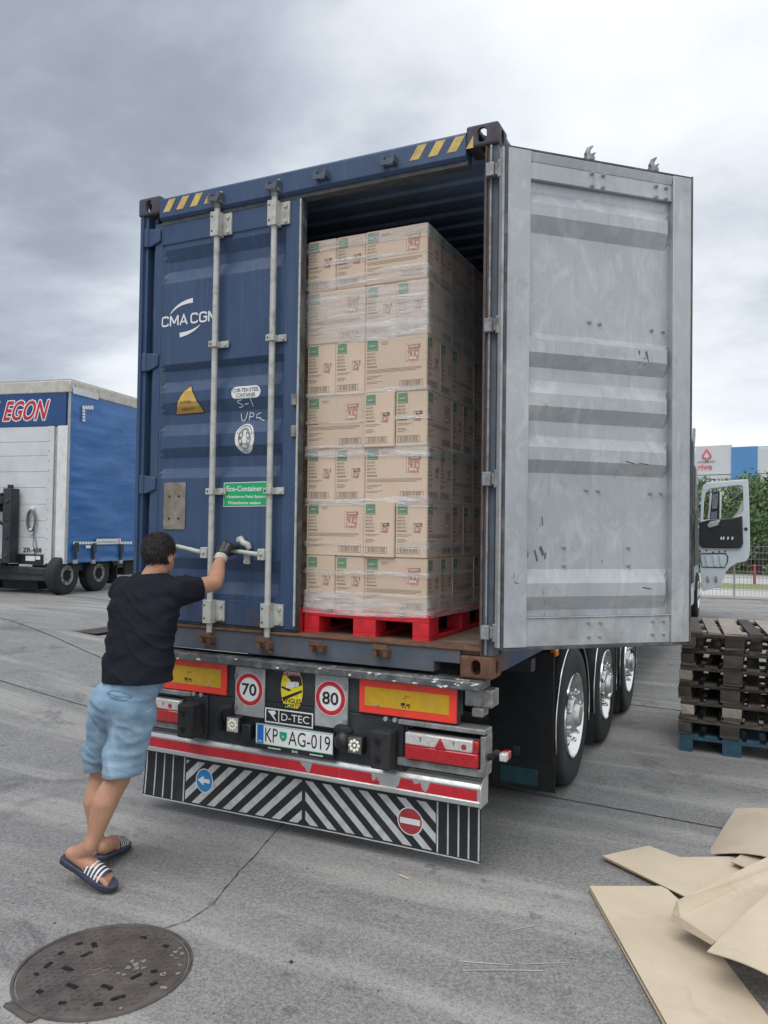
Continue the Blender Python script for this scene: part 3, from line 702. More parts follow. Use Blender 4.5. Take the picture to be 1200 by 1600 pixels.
# scrapes on the lining, one a painted black cross
g = G()
for s_, z, ds_, dz, wd in [(.063, 1.56, .02, -.006, .004), (.058, 1.575, .004, .035, .003), (.20, 1.72, .012, -.05, .009), (.235, 1.735, .01, -.03, .014), (.265, 1.705, -.01, -.02, .012), (.16, 1.715, -.002, -.03, .004), (.24, 1.895, 0, -.04, .006), (.80, 2.80, .0, -.06, .010), (.845, 2.80, .005, -.05, .012), (.835, 2.765, .0, -.03, .010), (.72, 2.20, .05, -.006, .006), (.80, 2.195, .06, -.004, .005), (.83, 1.525, .05, -.004, .006)]:
    pts = [(s_-wd, z), (s_, z+wd*.8), (s_+ds_+wd*.6, z+dz), (s_+ds_-wd*.3, z+dz-wd)]
    sx = s_
    g.face([rightmap(a, (rdep(max(a, .2), b)+.0052) if a > .136 else TH+.001, b) for a, b in pts])
g.build('scrape', mat('grey_scrape', (.10, .10, .095), .6, var=.4, vs=60), rdoor)

# ---- lettering and stickers on the closed leaf
def decal_mesh(g):
    """cuts flat outlines given in (s, z) at the profile's breaks and lays them on the corrugated face"""
    k_ = .0104
    bm = bmesh.new(); vs = [bm.verts.new((v.x-k_*(3.548-v.x), 0, v.z+k_*(v.z-1.816))) for v in g.v]
    for f, m in zip(g.f, g.m):
        try: fc = bm.faces.new([vs[i] for i in f]); fc.material_index = m
        except ValueError: pass
    for z in sorted({z for r in RIBS for z in r}):
        bmesh.ops.bisect_plane(bm, geom=bm.verts[:]+bm.edges[:]+bm.faces[:], plane_co=(0, 0, z), plane_no=(0, 0, 1))
    return bm
def decal(name, g, mats, layers):
    bm = decal_mesh(g); me = bpy.data.meshes.new(name)
    for v in bm.verts: v.index = -1
    lay = {}
    for f in bm.faces:
        for v in f.verts: lay[v] = max(lay.get(v, 0), layers[f.material_index])
    for v in bm.verts:
        p = leftmap(v.co.x, ldep(v.co.x, v.co.z)-.0026-.0008*lay.get(v, 0), v.co.z)-cont.location
        v.co = p
    bmesh.ops.recalc_face_normals(bm, faces=bm.faces); bm.to_mesh(me); bm.free()
    for m in mats: me.materials.append(m)
    return link(name, me, ldoor)
sz = lambda u, v: Vector((u, 0, v))
LS = 1.10                                                        # s = X + 1.10 (+ a hair of parallax for the deeper face)
g = G(); 
def stroke(g, pts, wd, mi=0):
    """flat mitred line through points (s, z)"""
    P_ = [Vector((a, 0, b)) for a, b in pts]; L, R_ = [], []
    for k, p in enumerate(P_):
        d0 = (P_[k]-P_[k-1]).normalized() if k else None; d1 = (P_[k+1]-P_[k]).normalized() if k < len(P_)-1 else None
        d = ((d0 or d1)+(d1 or d0)).normalized(); n_ = Vector((-d.z, 0, d.x)); c = max(.45, n_.dot(Vector((-(d1 or d0).z, 0, (d1 or d0).x))))
        L.append(p+n_*wd/2/c); R_.append(p-n_*wd/2/c)
    for k in range(len(P_)-1): g.face([L[k], R_[k], R_[k+1], L[k+1]], mi)
def logo_letter(ch, x, z, w_, h_):
    U = lambda u, v: (x+w_*u, z+h_*v); wd = h_*.20
    C_ = [(1, .78), (.92, .93), (.75, 1), (.25, 1), (.08, .93), (0, .75), (0, .25), (.08, .07), (.25, 0), (.75, 0), (.92, .07), (1, .22)]
    if ch == 'C': stroke(g, [U(*q) for q in C_], wd)
    if ch == 'G': stroke(g, [U(*q) for q in C_+[(1, .50), (.55, .50)]], wd)
    if ch == 'A': stroke(g, [U(0, -.08), U(.5, 1.0), U(1, -.08)], wd); stroke(g, [U(.26, .26), U(.74, .26)], wd*.9)
    if ch == 'M':
        stroke(g, [U(0, -.08), U(0, 1.08)], wd); stroke(g, [U(1, -.08), U(1, 1.08)], wd); stroke(g, [U(.04, 1.0), U(.5, .18)], wd); stroke(g, [U(.5, .18), U(.96, 1.0)], wd)
xl = .104
for ch, w_ in zip('CMA CGM', (.050, .060, .056, .018, .050, .052, .062)):
    if ch != ' ': logo_letter(ch, xl, 3.094, w_, .056)
    xl += w_+(.0175 if ch != ' ' else -.004)
def arc(cx, cz, rx, rz, a0, a1, w0, w1, n=18):
    pts = []
    for k in range(n+1):
        a = a0+(a1-a0)*k/n; w_ = w0+(w1-w0)*(k/n)**.8
        pts.append(((cx+(rx+w_/2)*math.cos(a), cz+(rz+w_/2)*math.sin(a)), (cx+(rx-w_/2)*math.cos(a), cz+(rz-w_/2)*math.sin(a))))
    for a, b in zip(pts[:-1], pts[1:]): g.face([sz(*a[0]), sz(*b[0]), sz(*b[1]), sz(*a[1])])
arc(.355, 3.123, .200, .112, math.radians(158), math.radians(92), .003, .030)
arc(.225, 3.135, .215, .110, math.radians(-32), math.radians(-84), .003, .030)
decal('company_lettering', g, [M['white_print']], [0])
g = G()
tri = [(.200, 2.525), (.435, 2.528), (.405, 2.585), (.370, 2.65), (.335, 2.712), (.270, 2.655), (.225, 2.59)]
gt = [(.205, 2.531), (.427, 2.534), (.400, 2.585), (.365, 2.648), (.334, 2.70), (.274, 2.65), (.230, 2.585)]
g.face([sz(*q) for q in tri], 0)
g.face([sz(*q) for q in [(.205, 2.531), (.427, 2.534), (.408, 2.572), (.226, 2.572)]], 1); g.face([sz(*q) for q in [(.226, 2.5722), (.408, 2.5722), (.400, 2.585), (.365, 2.648), (.334, 2.70), (.274, 2.65), (.230, 2.585)]], 2)
put_text(g, 'SUPER', .262, .348, 2.592, 2.607, sz, 3); put_text(g, 'HEAVY', .262, .360, 2.548, 2.565, sz, 3)
decal('super_heavy_sticker', g, [M['black_print'], M['gold_dark'], M['gold'], M['black_print']], [0, 1, 1, 2])
g = G()
ov = ring_pts(.832, 2.632, .035, .037, 12, -math.pi/2, math.pi/2)+[(.832, 2.669)]+ring_pts(.690, 2.632, .035, .037, 12, math.pi/2, 1.5*math.pi)+[(.690, 2.595)]
g.face([sz(*q) for q in ov], 0); put_text(g, 'COR-TEN STEEL', .664, .858, 2.635, 2.658, sz, 1, .010); put_text(g, 'CONTAINER', .690, .832, 2.604, 2.627, sz, 1, .010)
decal('steel_sticker', g, [M['white_print'], M['black_print']], [0, 1])
# chalk marks S-1 / UPG
g = G()
def chalk(pts, wd=.006):
    for a, b in zip(pts[:-1], pts[1:]):
        a = Vector((a[0], 0, a[1])); b = Vector((b[0], 0, b[1])); d = (b-a).normalized(); n_ = Vector((-d.z, 0, d.x))*wd/2
        g.face([a+n_, a-n_, b-n_, b+n_])
chalk([(.728, 2.588), (.700, 2.586), (.692, 2.578), (.728, 2.558), (.724, 2.550), (.695, 2.546)], .0045); chalk([(.742, 2.562), (.772, 2.566)], .0045); chalk([(.792, 2.592), (.800, 2.548)], .0045)
chalk([(.705, 2.512), (.710, 2.472), (.724, 2.463), (.742, 2.480), (.752, 2.516)], .0045); chalk([(.764, 2.466), (.772, 2.514), (.798, 2.507), (.796, 2.490), (.768, 2.486)], .0045)
chalk([(.850, 2.509), (.822, 2.500), (.818, 2.478), (.848, 2.480), (.842, 2.472), (.876, 2.460)], .0045)
decal('chalk_marks', g, [M['white_print']], [0])
# oval classification badge with a figure in a ring
g = G(); c_ = (.758, 2.355)
g.face([sz(*q) for q in ring_pts(*c_, .074, .094, 36)], 0)
g.face([sz(*q) for q in ring_pts(*c_, .069, .088, 36)], 1); g.face([sz(*q) for q in ring_pts(*c_, .066, .085, 36)], 0) if False else None
a_ = ring_pts(*c_, .046, .066, 32); g.face([sz(*q) for q in a_], 2)
for k in range(22):
    a = math.radians(20+k*6.4+(0 if k < 11 else 0)); p = (c_[0]+.0575*math.cos(a), c_[1]+.077*math.sin(a)); g.face([sz(p[0]+u, p[1]+v) for u, v in ((-.003, -.005), (.003, -.005), (.003, .005), (-.003, .005))], 2)
for k in range(5):
    a = math.radians(250+k*9); p = (c_[0]+.0575*math.cos(a), c_[1]+.077*math.sin(a)); g.face([sz(p[0]+u, p[1]+v) for u, v in ((-.003, -.006), (.003, -.006), (.003, .006), (-.003, .006))], 2)
for pts in ([(-.004, .045), (.008, .048), (.012, .025), (.018, -.005), (.012, -.03), (-.012, -.03), (-.02, -.005), (-.008, .02)], [(-.034, .02), (-.022, .032), (-.016, .018), (-.026, .006)], [(.020, .03), (.034, .016), (.028, .004), (.018, .012)], [(-.03, -.05), (0, -.036), (.03, -.05), (0, -.06)], [(-.036, -.012), (-.024, -.006), (-.024, -.026), (-.034, -.03)], [(.022, -.008), (.036, -.014), (.032, -.03), (.022, -.024)]):
    g.face([sz(c_[0]+u, c_[1]+v) for u, v in pts], 3)
decal('oval_badge', g, [M['steel_grey'], M['white_print'], M['steel_grey'], M['white_print']], [0, 1, 2, 3])
g = G(); g.face([sz(*q) for q in [(.612, 1.942), (.925, 1.946), (.925, 2.093), (.612, 2.089)]], 0)
g.face([sz(*q) for q in [(.616, 1.946), (.921, 1.950), (.921, 2.089), (.616, 2.085)]], 1)
put_text(g, 'Eco-Container', .635, .893, 2.036, 2.068, sz, 2, True); put_text(g, 'Waterborne Paint System', .622, .916, 1.990, 2.013, sz, 2, True); put_text(g, 'Waterborne sealant', .645, .885, 1.958, 1.976, sz, 2, True)
decal('green_notice', g, [M['white_print'], M['green_print'], M['white_print']], [0, 1, 2])
# riveted metal data plate
g = G(); mbox(g, leftmap, .113, .287, .004, .0092, 1.80, 2.098)
for s_ in (.16, .235):
    for z in (2.01, 1.87): g.cyl(leftmap(s_, .004, z), leftmap(s_, .000, z), .008, n=8, mi=1)
g.build('data_plate', [mat('worn_data_plate', (.26, .24, .20), .5, .3, var=.25, vs=16, dirt=(.16, .11, .07), da=.7, ds=12), M['black_print']], ldoor, bevel=.002)

# ================================================================ TRAILER UNDER THE CONTAINER
trl = thing('container_trailer', (0, 2, 0), 'black container trailer with speed plates, striped rubber flap and chrome wheels', 'trailer')
def Y0(u, v, y=0.): return Vector((u, y, v))
for sx in (-1, 1):
    g = G().box(sx*.48-.07, sx*.48+.07, .12, 11.6, .93, .95).box(sx*.48-.012, sx*.48+.012, .12, 11.6, .64, .9298).box(sx*.48-.07, sx*.48+.07, .12, 11.6, .62, .6398)
    g.build('chassis_beam', M['black_steel'], trl)
for k in range(9): G().box(-1.18, 1.18, .9+k*1.3, 1.0+k*1.3, .951, 1.03).build('cross_member', M['black_steel'], trl)
rb = G().box(-1.175, 1.175, -.055, .11, 1.001, 1.049).build('rear_crossbeam', mat('scuffed_rear_beam', (.10, .105, .11), .45, .3, var=.3, vs=14, dirt=(.30, .30, .29), da=.6, ds=16), trl, bevel=.008)
g = G(); r = random.Random(5)
for k in range(40):
    x = r.uniform(-1.1, 1.15) if k < 22 else r.uniform(.80, 1.15); y = -.055; z = r.uniform(1.008, 1.044); a = r.uniform(.006, .022); b = r.uniform(.003, .008)
    if r.random() < .55: g.face([(x-a, -.0562, z), (x, -.0562, z-b), (x+a*.9, -.0562, z+b*.3), (x+a*.3, -.0562, z+b)])
    else: y = r.uniform(-.045, -.008); g.face([(x-a, y, 1.0502), (x, y-b, 1.0502), (x+a, y+b*.4, 1.0502), (x+a*.2, y+b, 1.0502)])
g.build('paint_chips', M['white_print'], rb)
G().box(-1.03, 1.03, .012, .06, .80, .9995).box(-.745, .745, .014, .058, .515, .7995).build('rear_panel', M['black_steel'], trl, bevel=.006)
G().box(-1.02, 1.02, .061, .12, .84, .9995).build('rear_member', M['black_steel'], trl)
# twist lock seats at the corners
for sx in (-1, 1):
    G().box(min(sx*1.06, sx*1.21), max(sx*1.06, sx*1.21), .03, .15, .905, .995).box(min(sx*1.11, sx*1.17), max(sx*1.11, sx*1.17), .0, .10, .86, .9045).build('twist_lock', M['steel_grey'], trl, bevel=.006)
# reflective marker boards
def marker(x0, x1, z0, z1):
    b = G().box(x0, x1, -.004, .0115, z0, z1).build('marker_board', M['orange_red'], trl, bevel=.004)
    G().box(x0+.037, x1-.04, -.0062, -.0042, z0+.042, z1-.042).build('amber_field', M['amber'], b)
    g = G(); cx = (x0+x1)/2; cz = (z0+z1)/2
    for u, v, w_, h_ in ((-.018, -.022, .024, .014), (.012, -.024, .020, .010), (-.02, -.036, .008, .007), (-.004, -.036, .008, .007), (.018, -.036, .008, .007), (-.005, .022, .004, .010), (.014, .020, .028, .002), (-.008, .010, .012, .003)):
        g.box(cx+u-w_/2, cx+u+w_/2, -.0072, -.0064, cz+v-h_/2, cz+v+h_/2)
    g.build('print', M['black_print'], b)
    g = G(); sx = x1-.13 if x0 < 0 else x0+.115
    g.cyl((sx, -.0064, z0+.055), (sx, -.014, z0+.055), .008, n=8); g.build('screw', M['galv'], b)
marker(-1.01, -.441, .806, 1.0); marker(.458, 1.028, .812, .9985)
# speed plates
def speed(x0, x1, z0, z1, cx, cz, num, hinge_right):
    p = G().box(x0, x1, -.006, .0115, z0, z1).build('speed_plate', M['galv'], trl, bevel=.005)
    g = G(); f = lambda u, v: Vector((u, -.0072, v)); f2 = lambda u, v: Vector((u, -.0080, v)); f3 = lambda u, v: Vector((u, -.0088, v))
    R_ = .098
    g.face([f(*q) for q in ring_pts(cx, cz, R_, R_, 40)], 0); put_ring(g, cx, cz, .070, .0945, f2, 1, 40)
    put_text(g, num, cx-.052, cx+.052, cz-.036, cz+.036, f3, 2, True)
    g.build('speed_sign', [M['white_print'], M['red_print'], M['black_print']], p)
    for z in (z1-.055, z0+.045):
        xx = x1-.022 if hinge_right else x0+.002
        G().box(xx, xx+.02, -.015, -.0064, z-.014, z+.014).build('hinge_tab', M['steel_grey'], p, bevel=.002)
speed(-.376, -.166, .702, .992, -.271, .862, '70', False); speed(.176, .387, .702, .997, .279, .868, '80', True)
# blind spot warning sticker
g = G(); cx, cz = .013, .889
def clipo(n=48):
    out = []
    for q in ring_pts(cx, cz, .074, .135, n):
        out.append((q[0], max(cz-.108, min(cz+.108, q[1]))))
    return out
f0 = lambda u, v: Vector((u, .0105, v)); f1 = lambda u, v: Vector((u, .0098, v)); f2 = lambda u, v: Vector((u, .0091, v)); f3 = lambda u, v: Vector((u, .0084, v))
g.face([f0(*q) for q in clipo()], 0)
top = [(q[0], max(q[1], cz+.074)) for q in clipo() if q[1] > cz+.05]; top = sorted(set(top)); 
g.face([f1(*q) for q in [(cx-.060, cz+.076), (cx+.060, cz+.076), (cx+.043, cz+.1075), (cx-.043, cz+.1075)]], 1); put_text(g, 'ATTENTION', cx-.054, cx+.054, cz+.083, cz+.101, f2, 2, True)
g.face([f1(*q) for q in [(cx-.002, cz+.030), (cx-.02, cz+.076), (cx+.058, cz+.076), (cx+.070, cz+.03), (cx+.02, cz+.01)]], 3)
for tr in ([(-.073, .002), (-.066, .012), (0, -.005), (-.02, -.014)], [(-.068, -.055), (.068, .002), (.069, -.012), (-.055, -.070)], [(-.04, .072), (-.02, .074), (.0, .045)]):
    g.face([f1(cx+a, cz+b) for a, b in tr], 3)
g.face([f2(cx+a, cz+b) for a, b in [(-.04, .002), (.015, .010), (.03, .046), (-.03, .038)]], 2); g.face([f2(cx+a, cz+b) for a, b in [(.018, .012), (.046, .022), (.05, .04), (.034, .048)]], 2)
put_ring(g, cx+.034, cz-.034, .009, .011, f2, 3, 3); put_ring(g, cx-.045, cz+.05, .007, .009, f2, 3, 3)
put_text(g, 'ANGLES', cx-.062, cx+.064, cz-.080, cz-.053, f2, 3, True); put_text(g, 'MORTS', cx-.052, cx+.054, cz-.107, cz-.084, f2, 3, True)
g.build('blind_spot_sticker', [M['yellow'], M['red_dull'], M['white_print'], M['black_print']], trl)
# maker's plate and number plate
b = G().box(-.158, .168, -.004, .0135, .684, .770).build('maker_plate', M['black_print'], trl, bevel=.003)
g = G(); f = lambda u, v: Vector((u, -.0052, v))
for q in ((-.158, .168, .762, .770), (-.158, .168, .684, .692), (-.158, -.150, .692, .762), (.160, .168, .692, .762), (-.066, -.060, .692, .762)):
    g.face([f(q[0], q[2]), f(q[1], q[2]), f(q[1], q[3]), f(q[0], q[3])])
put_text(g, 'D-TEC', -.045, .142, .706, .748, f); g.face([f(*q) for q in [(-.140, .752), (-.09, .757), (-.082, .742), (-.10, .731), (-.078, .698), (-.088, .702), (-.118, .732)]])
g.build('maker_lettering', M['white_print'], b)
b = G().box(-.205, .318, -.030, -.006, .534, .683).build('number_plate_holder', M['black_plastic'], trl, bevel=.004)
pl = G().box(-.200, .313, -.0345, -.0302, .562, .679).build('number_plate', M['white_print'], b, bevel=.002)
f = lambda u, v: Vector((u, -.0354, v)); f2 = lambda u, v: Vector((u, -.0361, v)); f3 = lambda u, v: Vector((u, -.0368, v))
g = G(); 
for q in ((-.198, .311, .674, .6775), (-.198, .311, .5635, .567)): g.face([f(q[0], q[2]), f(q[1], q[2]), f(q[1], q[3]), f(q[0], q[3])], 2)
g.face([f(*q) for q in [(-.190, .5675), (-.146, .5675), (-.146, .6735), (-.190, .6735)]], 0)
put_text(g, 'SLO', -.182, -.155, .574, .587, f2, 1, True)
put_text(g, 'KP', -.134, -.048, .582, .662, f, 3); put_text(g, 'AG-019', .024, .298, .582, .662, f, 3)
sh = [(-.036, .650), (.014, .650), (.014, .622), (.004, .604), (-.011, .595), (-.026, .604), (-.036, .622)]
g.face([f(*q) for q in sh], 4); g.face([f2(*q) for q in [(-.024, .640), (.002, .640), (.002, .622), (-.011, .606), (-.024, .622)]], 5); put_ring(g, -.011, .624, .001, .007, f3, 6, 6)
g.build('number_lettering', [M['blue_print'], M['white_print'], M['green_print'], M['black_print'], M['green_print'], M['sky_blue'], M['yellow']], pl)
g = G(); f = lambda u, v: Vector((u, -.0308, v))
put_text(g, 'SAG', .045, .085, .541, .554, f, 0, True)
for x0 in (-.115, .165):
    for k in range(7): a = x0+k*.0125; g.face([f(a, .543), f(a+.0095, .543), f(a+.0095, .5505), f(a, .5505)])
g.build('holder_lettering', M['white_print'], b)
# rubber buffers
for x0 in (-.728, .580):
    g = G().box(x0, x0+.118, -.105, .013, .545, .748)
    bf = g.build('dock_buffer', M['rubber'], trl, bevel=.012)
    G().box(x0-.028, x0+.146, .0, .0125, .525, .79).build('buffer_plate', M['black_steel'], bf, bevel=.004)
    for z in (.60, .695): G().cyl((x0+.045, -.1055, z), (x0+.045, -.112, z), .016, n=10).build('bolt', M['hole'], bf)
    for x in (x0+.04, x0+.095): G().cyl((x, .0115, .792), (x, -.004, .792), .013, n=10).build('bolt', M['galv'], bf)
# reversing lamps, and the round black camera
def lamp(x, z, s_, m, nled):
    b = G().box(x-s_, x+s_, -.055, .0, z-s_*1.05, z+s_*1.05).build('reversing_lamp', M['black_plastic'], trl, bevel=.008)
    G().box(x-s_*.86, x+s_*.86, -.0585, -.0552, z-s_*.9, z+s_*.9).build('lens', m, b, bevel=.003)
    g = G()
    for k in range(nled):
        a = 2*math.pi*k/(nled-1); rr = s_*.55 if k < nled-1 else 0
        g.sphere((x+rr*math.cos(a), -.060, z+rr*math.sin(a)), (.0105, .005, .0105), 0, 8, 5)
    g.build('diode', M['led'], b, smooth=180)
lamp(-.352, .655, .046, M['clear_lens'], 10); lamp(.462, .640, .047, mat('dark_lamp_glass', (.10, .11, .09), .2, coat=.5), 9)
g = G().sphere((.372, -.02, .645), (.052, .05, .058), 0, 16, 10).cyl((.372, -.06, .648), (.372, -.072, .648), .012, n=10); g.build('rear_camera', M['black_plastic'], trl, smooth=40)
g = G().sphere((.362, -.005, .700), (.06, .025, .035), 0, 16, 8); g.build('cable_grommet', M['rubber'], trl, smooth=180)
g = G().tube([(-.46, -.01, .60), (-.47, -.03, .70), (-.44, -.03, .735), (-.38, -.02, .75)], .02, 8); g.build('cable', M['rubber'], trl, smooth=180)
G().box(-.30, -.235, -.045, .013, .575, .665).build('junction_box', M['black_plastic'], trl, bevel=.008)
# tail lights in their grey brackets
for sx in (-1, 1):
    xa, xb = (.756, 1.162) if sx > 0 else (-1.162, -.756)
    ga, gb = (.70, 1.190) if sx > 0 else (-1.190, -.70)
    br = G().box(ga, gb, .02, .10, .768, .80).box(ga, gb, -.015, .0195, .776, .802).box(ga, gb, -.02, .10, .560, .60).build('lamp_bracket', M['steel_grey'], trl, bevel=.004)
    xe = (xb+.004, xb+.03) if sx > 0 else (xa-.03, xa-.004)
    G().box(xe[0], xe[1], -.02, .10, .6002, .7678).build('lamp_bracket_end', M['steel_grey'], br, bevel=.003)
    b = G().box(xa-.003, xb+.003, -.012, .08, .605, .752).build('tail_light', M['black_plastic'], trl, bevel=.005)
    G().box(xa, xb, -.050, -.0125, .610, .684).build('red_lens', M['red_lens'], b, bevel=.008)
    c0, c1, d0, d1 = (xa, xb-.028, xb-.0275, xb) if sx > 0 else (xa+.028, xb, xa, xa+.0275)
    G().box(c0, c1, -.048, -.0125, .6845, .748).build('clear_lens', M['clear_lens'], b, bevel=.008)
    G().box(d0, d1, -.048, -.0125, .6845, .748).build('side_lens', M['red_lens'], b, bevel=.006)
    cx = (xa+xb)/2
    g = G(); g.prism([(cx-.032, .687), (cx+.032, .687), (cx, .742)], lambda u, v, t: Vector((u, t, v)), -.0535, -.0482); g.build('reflector', M['red_lens'], b)
    g = G()
    for k in range(5): g.box(xa+.03, xb-.03, -.0512, -.0502, .622+k*.012, .6235+k*.012)
    g.build('lens_ribs', M['red_print'], b)
    g = G(); 
    g.cyl((xb-.075, -.0482, .712), (xb-.075, -.0492, .712), .015, n=12); g.build('bulb', M['red_dull'], b)
    g = G()
    for x in (xa+.09, xb-.13): g.box(x-.006, x+.006, -.0492, -.0482, .722, .732); g.box(x-.002, x+.004, -.0492, -.0482, .708, .7215)
    g.build('lens_print', M['steel_grey'], b)
# outrigger marker lamp on its rubber arm
g = G().tube([(1.19, .03, .655), (1.215, .02, .665), (1.245, .0, .695), (1.28, -.01, .690)], [.018, .017, .016, .016], 10); arm = g.build('lamp_arm', M['rubber'], trl, smooth=60)
for y0, m_ in ((-.045, M['clear_lens']), (.0005, M['red_lens'])): G().box(1.272, 1.312, y0, y0+.044, .664, .706).build('outline_lamp', m_, arm, bevel=.008)
# under-run bar with its red band
prof = [(.0, .405), (.0, .520), (-.0, .520)]
g = G().prism([(0, .400), (-.006, .404), (-.006, .426), (0, .430), (0, .490), (-.003, .494), (.003, .508), (.020, .528), (.048, .541), (.11, .548), (.11, .40)], lambda u, v, t: Vector((t, u, v)), -1.16, 1.16)
ub = g.build('underrun_bar', M['alu'], trl, bevel=.002)
for sx in (-1, 1): G().prism([(-.008, .398), (-.008, .497), (.002, .511), (.020, .530), (.048, .543), (.112, .550), (.112, .398)], lambda u, v, t: Vector((t, u, v)), sx*1.1602, sx*1.168).build('end_cap', M['alu'], ub, bevel=.002)
g = G()
for k, (y, z) in enumerate(((.0115, .5178), (.034, .5345), (.06, .5422), (.085, .5448))): g.box(-1.158, 1.158, y-.002, y+.002, z-.002, z+.003)
g.build('extruded_groove', M['steel_grey'], ub)
# the band is one long film with torn places where the metal shows
TEARS = [(.105, .020, .030), (.135, .028, .072), (.555, .016, .055), (.805, .020, .030), (.855, .028, .052), (.69, .022, .06), (.588, .02, .05)]
def band(x0, x1, t=0):
    gg = G(); n = max(6, int((x1-x0)/.006)); up, lo = [], []
    for k in range(n+1):
        x = x0+(x1-x0)*k/n; cutz = 0
        for tx, w_, dpt in TEARS:
            u = abs(x-tx)/w_
            if u < 1: cutz = max(cutz, dpt*(1-u**3)*(.75+.5*noise.noise(Vector((x*60, tx*9, 0)))))
        up.append((x, -.0012, max(.434, .4870-cutz+.0015*noise.noise(Vector((x*90, 1, 2))))))
        lo.append((x, -.0012, .4305))
    for k in range(n): gg.face([lo[k], lo[k+1], up[k+1], up[k]])
    return gg
for i, (a, b) in enumerate(((-1.155, .338), (.340, .588), (.69, 1.145))): band(a, b, i*3.3).build('red_band', M['red_print'], ub)
# striped rubber flap under the bar
NF = 44; YF = .085
def flapc(x, z):
    q = (.40-z)/.32
    y = YF + .012*math.sin(x*2.1+.6)*q; x = x - .012*smooth((-x-.80)/.33)*q*q
    return Vector((x, y, z))
g = G(); zz = [.40-.32*k/8 for k in range(9)]
for sy in (0, .008):
    for i in range(NF):
        for k in range(8):
            x0 = -1.135+2.27*i/NF; x1 = -1.135+2.27*(i+1)/NF
            g.face([flapc(x0, zz[k])+Vector((0, sy, 0)), flapc(x1, zz[k])+Vector((0, sy, 0)), flapc(x1, zz[k+1])+Vector((0, sy, 0)), flapc(x0, zz[k+1])+Vector((0, sy, 0))])
flap = g.build('rubber_flap', mat('flap_rubber', (.014, .016, .019), .6, var=.25, vs=10, dirt=(.05, .05, .05), da=.5, ds=5), trl, smooth=40)
def flap_decal(name, polys, mats, dy):
    bm = bmesh.new()
    for q, mi in polys:
        fc = bm.faces.new([bm.verts.new((u, 0, v)) for u, v in q]); fc.material_index = mi
    for k in range(-28, 29): bmesh.ops.bisect_plane(bm, geom=bm.verts[:]+bm.edges[:]+bm.faces[:], plane_co=(k*.0405, 0, 0), plane_no=(1, 0, 0))
    for z in zz[1:-1]: bmesh.ops.bisect_plane(bm, geom=bm.verts[:]+bm.edges[:]+bm.faces[:], plane_co=(0, 0, z), plane_no=(0, 0, 1))
    for v in bm.verts: v.co = flapc(v.co.x, v.co.z)+Vector((0, -dy, 0))-trl.location
    bmesh.ops.recalc_face_normals(bm, faces=bm.faces)
    me = bpy.data.meshes.new(name); bm.to_mesh(me); bm.free()
    for m_ in mats: me.materials.append(m_)
    return link(name, me, flap)
zlo, zhi = .098, .365
def clip_poly(q, x0, x1, z0, z1):
    def cl(q, f, inter):
        out = []
        for i in range(len(q)):
            a, b = q[i-1], q[i]; fa, fb = f(a), f(b)
            if fa >= 0 <= fb: out.append(b)
            elif fa >= 0 > fb or fa < 0 <= fb:
                t = fa/(fa-fb); p = (a[0]+(b[0]-a[0])*t, a[1]+(b[1]-a[1])*t); out.append(p)
                if fb >= 0: out.append(b)
        return out
    for f in (lambda p: p[0]-x0, lambda p: x1-p[0], lambda p: p[1]-z0, lambda p: z1-p[1]):
        if len(q) < 3: return []
        q = cl(q, f, None)
    return q if len(q) >= 3 else []
stripes = []
cxf = .058
for sg, xl, xr in ((-1, -.80, cxf-.012), (1, cxf+.012, .885)):
    base_ = cxf
    for k in range(-4, 14):
        d0 = k*.118; d1 = d0+.057
        # lines lean towards the centre at the top
        q = [(base_+sg*(d0+.30), zlo-.02), (base_+sg*(d1+.30), zlo-.02), (base_+sg*d1-sg*.03, zhi+.02), (base_+sg*d0-sg*.03, zhi+.02)]
        c_ = clip_poly(q, xl, xr, zlo, zhi-.012)
        if c_: stripes.append((c_, 0))
st = flap_decal('diagonal_stripes', stripes, [M['grey_print']], .0016)
vl = []
for xs_ in ([-1.118, -1.045, -.975, -.905, -.815], [.895, .955, 1.015, 1.072, 1.128]):
    for x in xs_: vl.append(([(x-.0045, zlo-.005), (x+.0045, zlo-.005), (x+.0045, zhi), (x-.0045, zhi)], 0))
vl.append(([(-1.133, .081), (1.133, .081), (1.133, .088), (-1.133, .088)], 0))
flap_decal('line_marking', vl, [M['grey_print']], .0016)
c1 = (-.655, .245); fl = [(ring_pts(*c1, .066, .074, 32), 0)]
flap_decal('arrow_sign_rim', fl, [M['white_print']], .0028)
s_ = flap_decal('arrow_sign', [(ring_pts(*c1, .060, .068, 32), 0)], [M['sky_blue']], .0038)
flap_decal('arrow', [([(c1[0]-.050, c1[1]), (c1[0]-.005, c1[1]-.030), (c1[0]-.005, c1[1]-.012), (c1[0]+.042, c1[1]-.012), (c1[0]+.042, c1[1]+.012), (c1[0]-.005, c1[1]+.012), (c1[0]-.005, c1[1]+.030)], 0)], [M['white_print']], .0048)
c2 = (.735, .232)
flap_decal('no_entry_sign_rim', [(ring_pts(*c2, .076, .076, 32), 0)], [M['white_print']], .0028)
flap_decal('no_entry_sign', [(ring_pts(*c2, .070, .070, 32), 0)], [M['red_dull']], .0038)
flap_decal('no_entry_bar', [([(c2[0]-.060, c2[1]-.016), (c2[0]+.060, c2[1]-.016), (c2[0]+.060, c2[1]+.016), (c2[0]-.060, c2[1]+.016)], 0)], [M['white_print']], .0048)

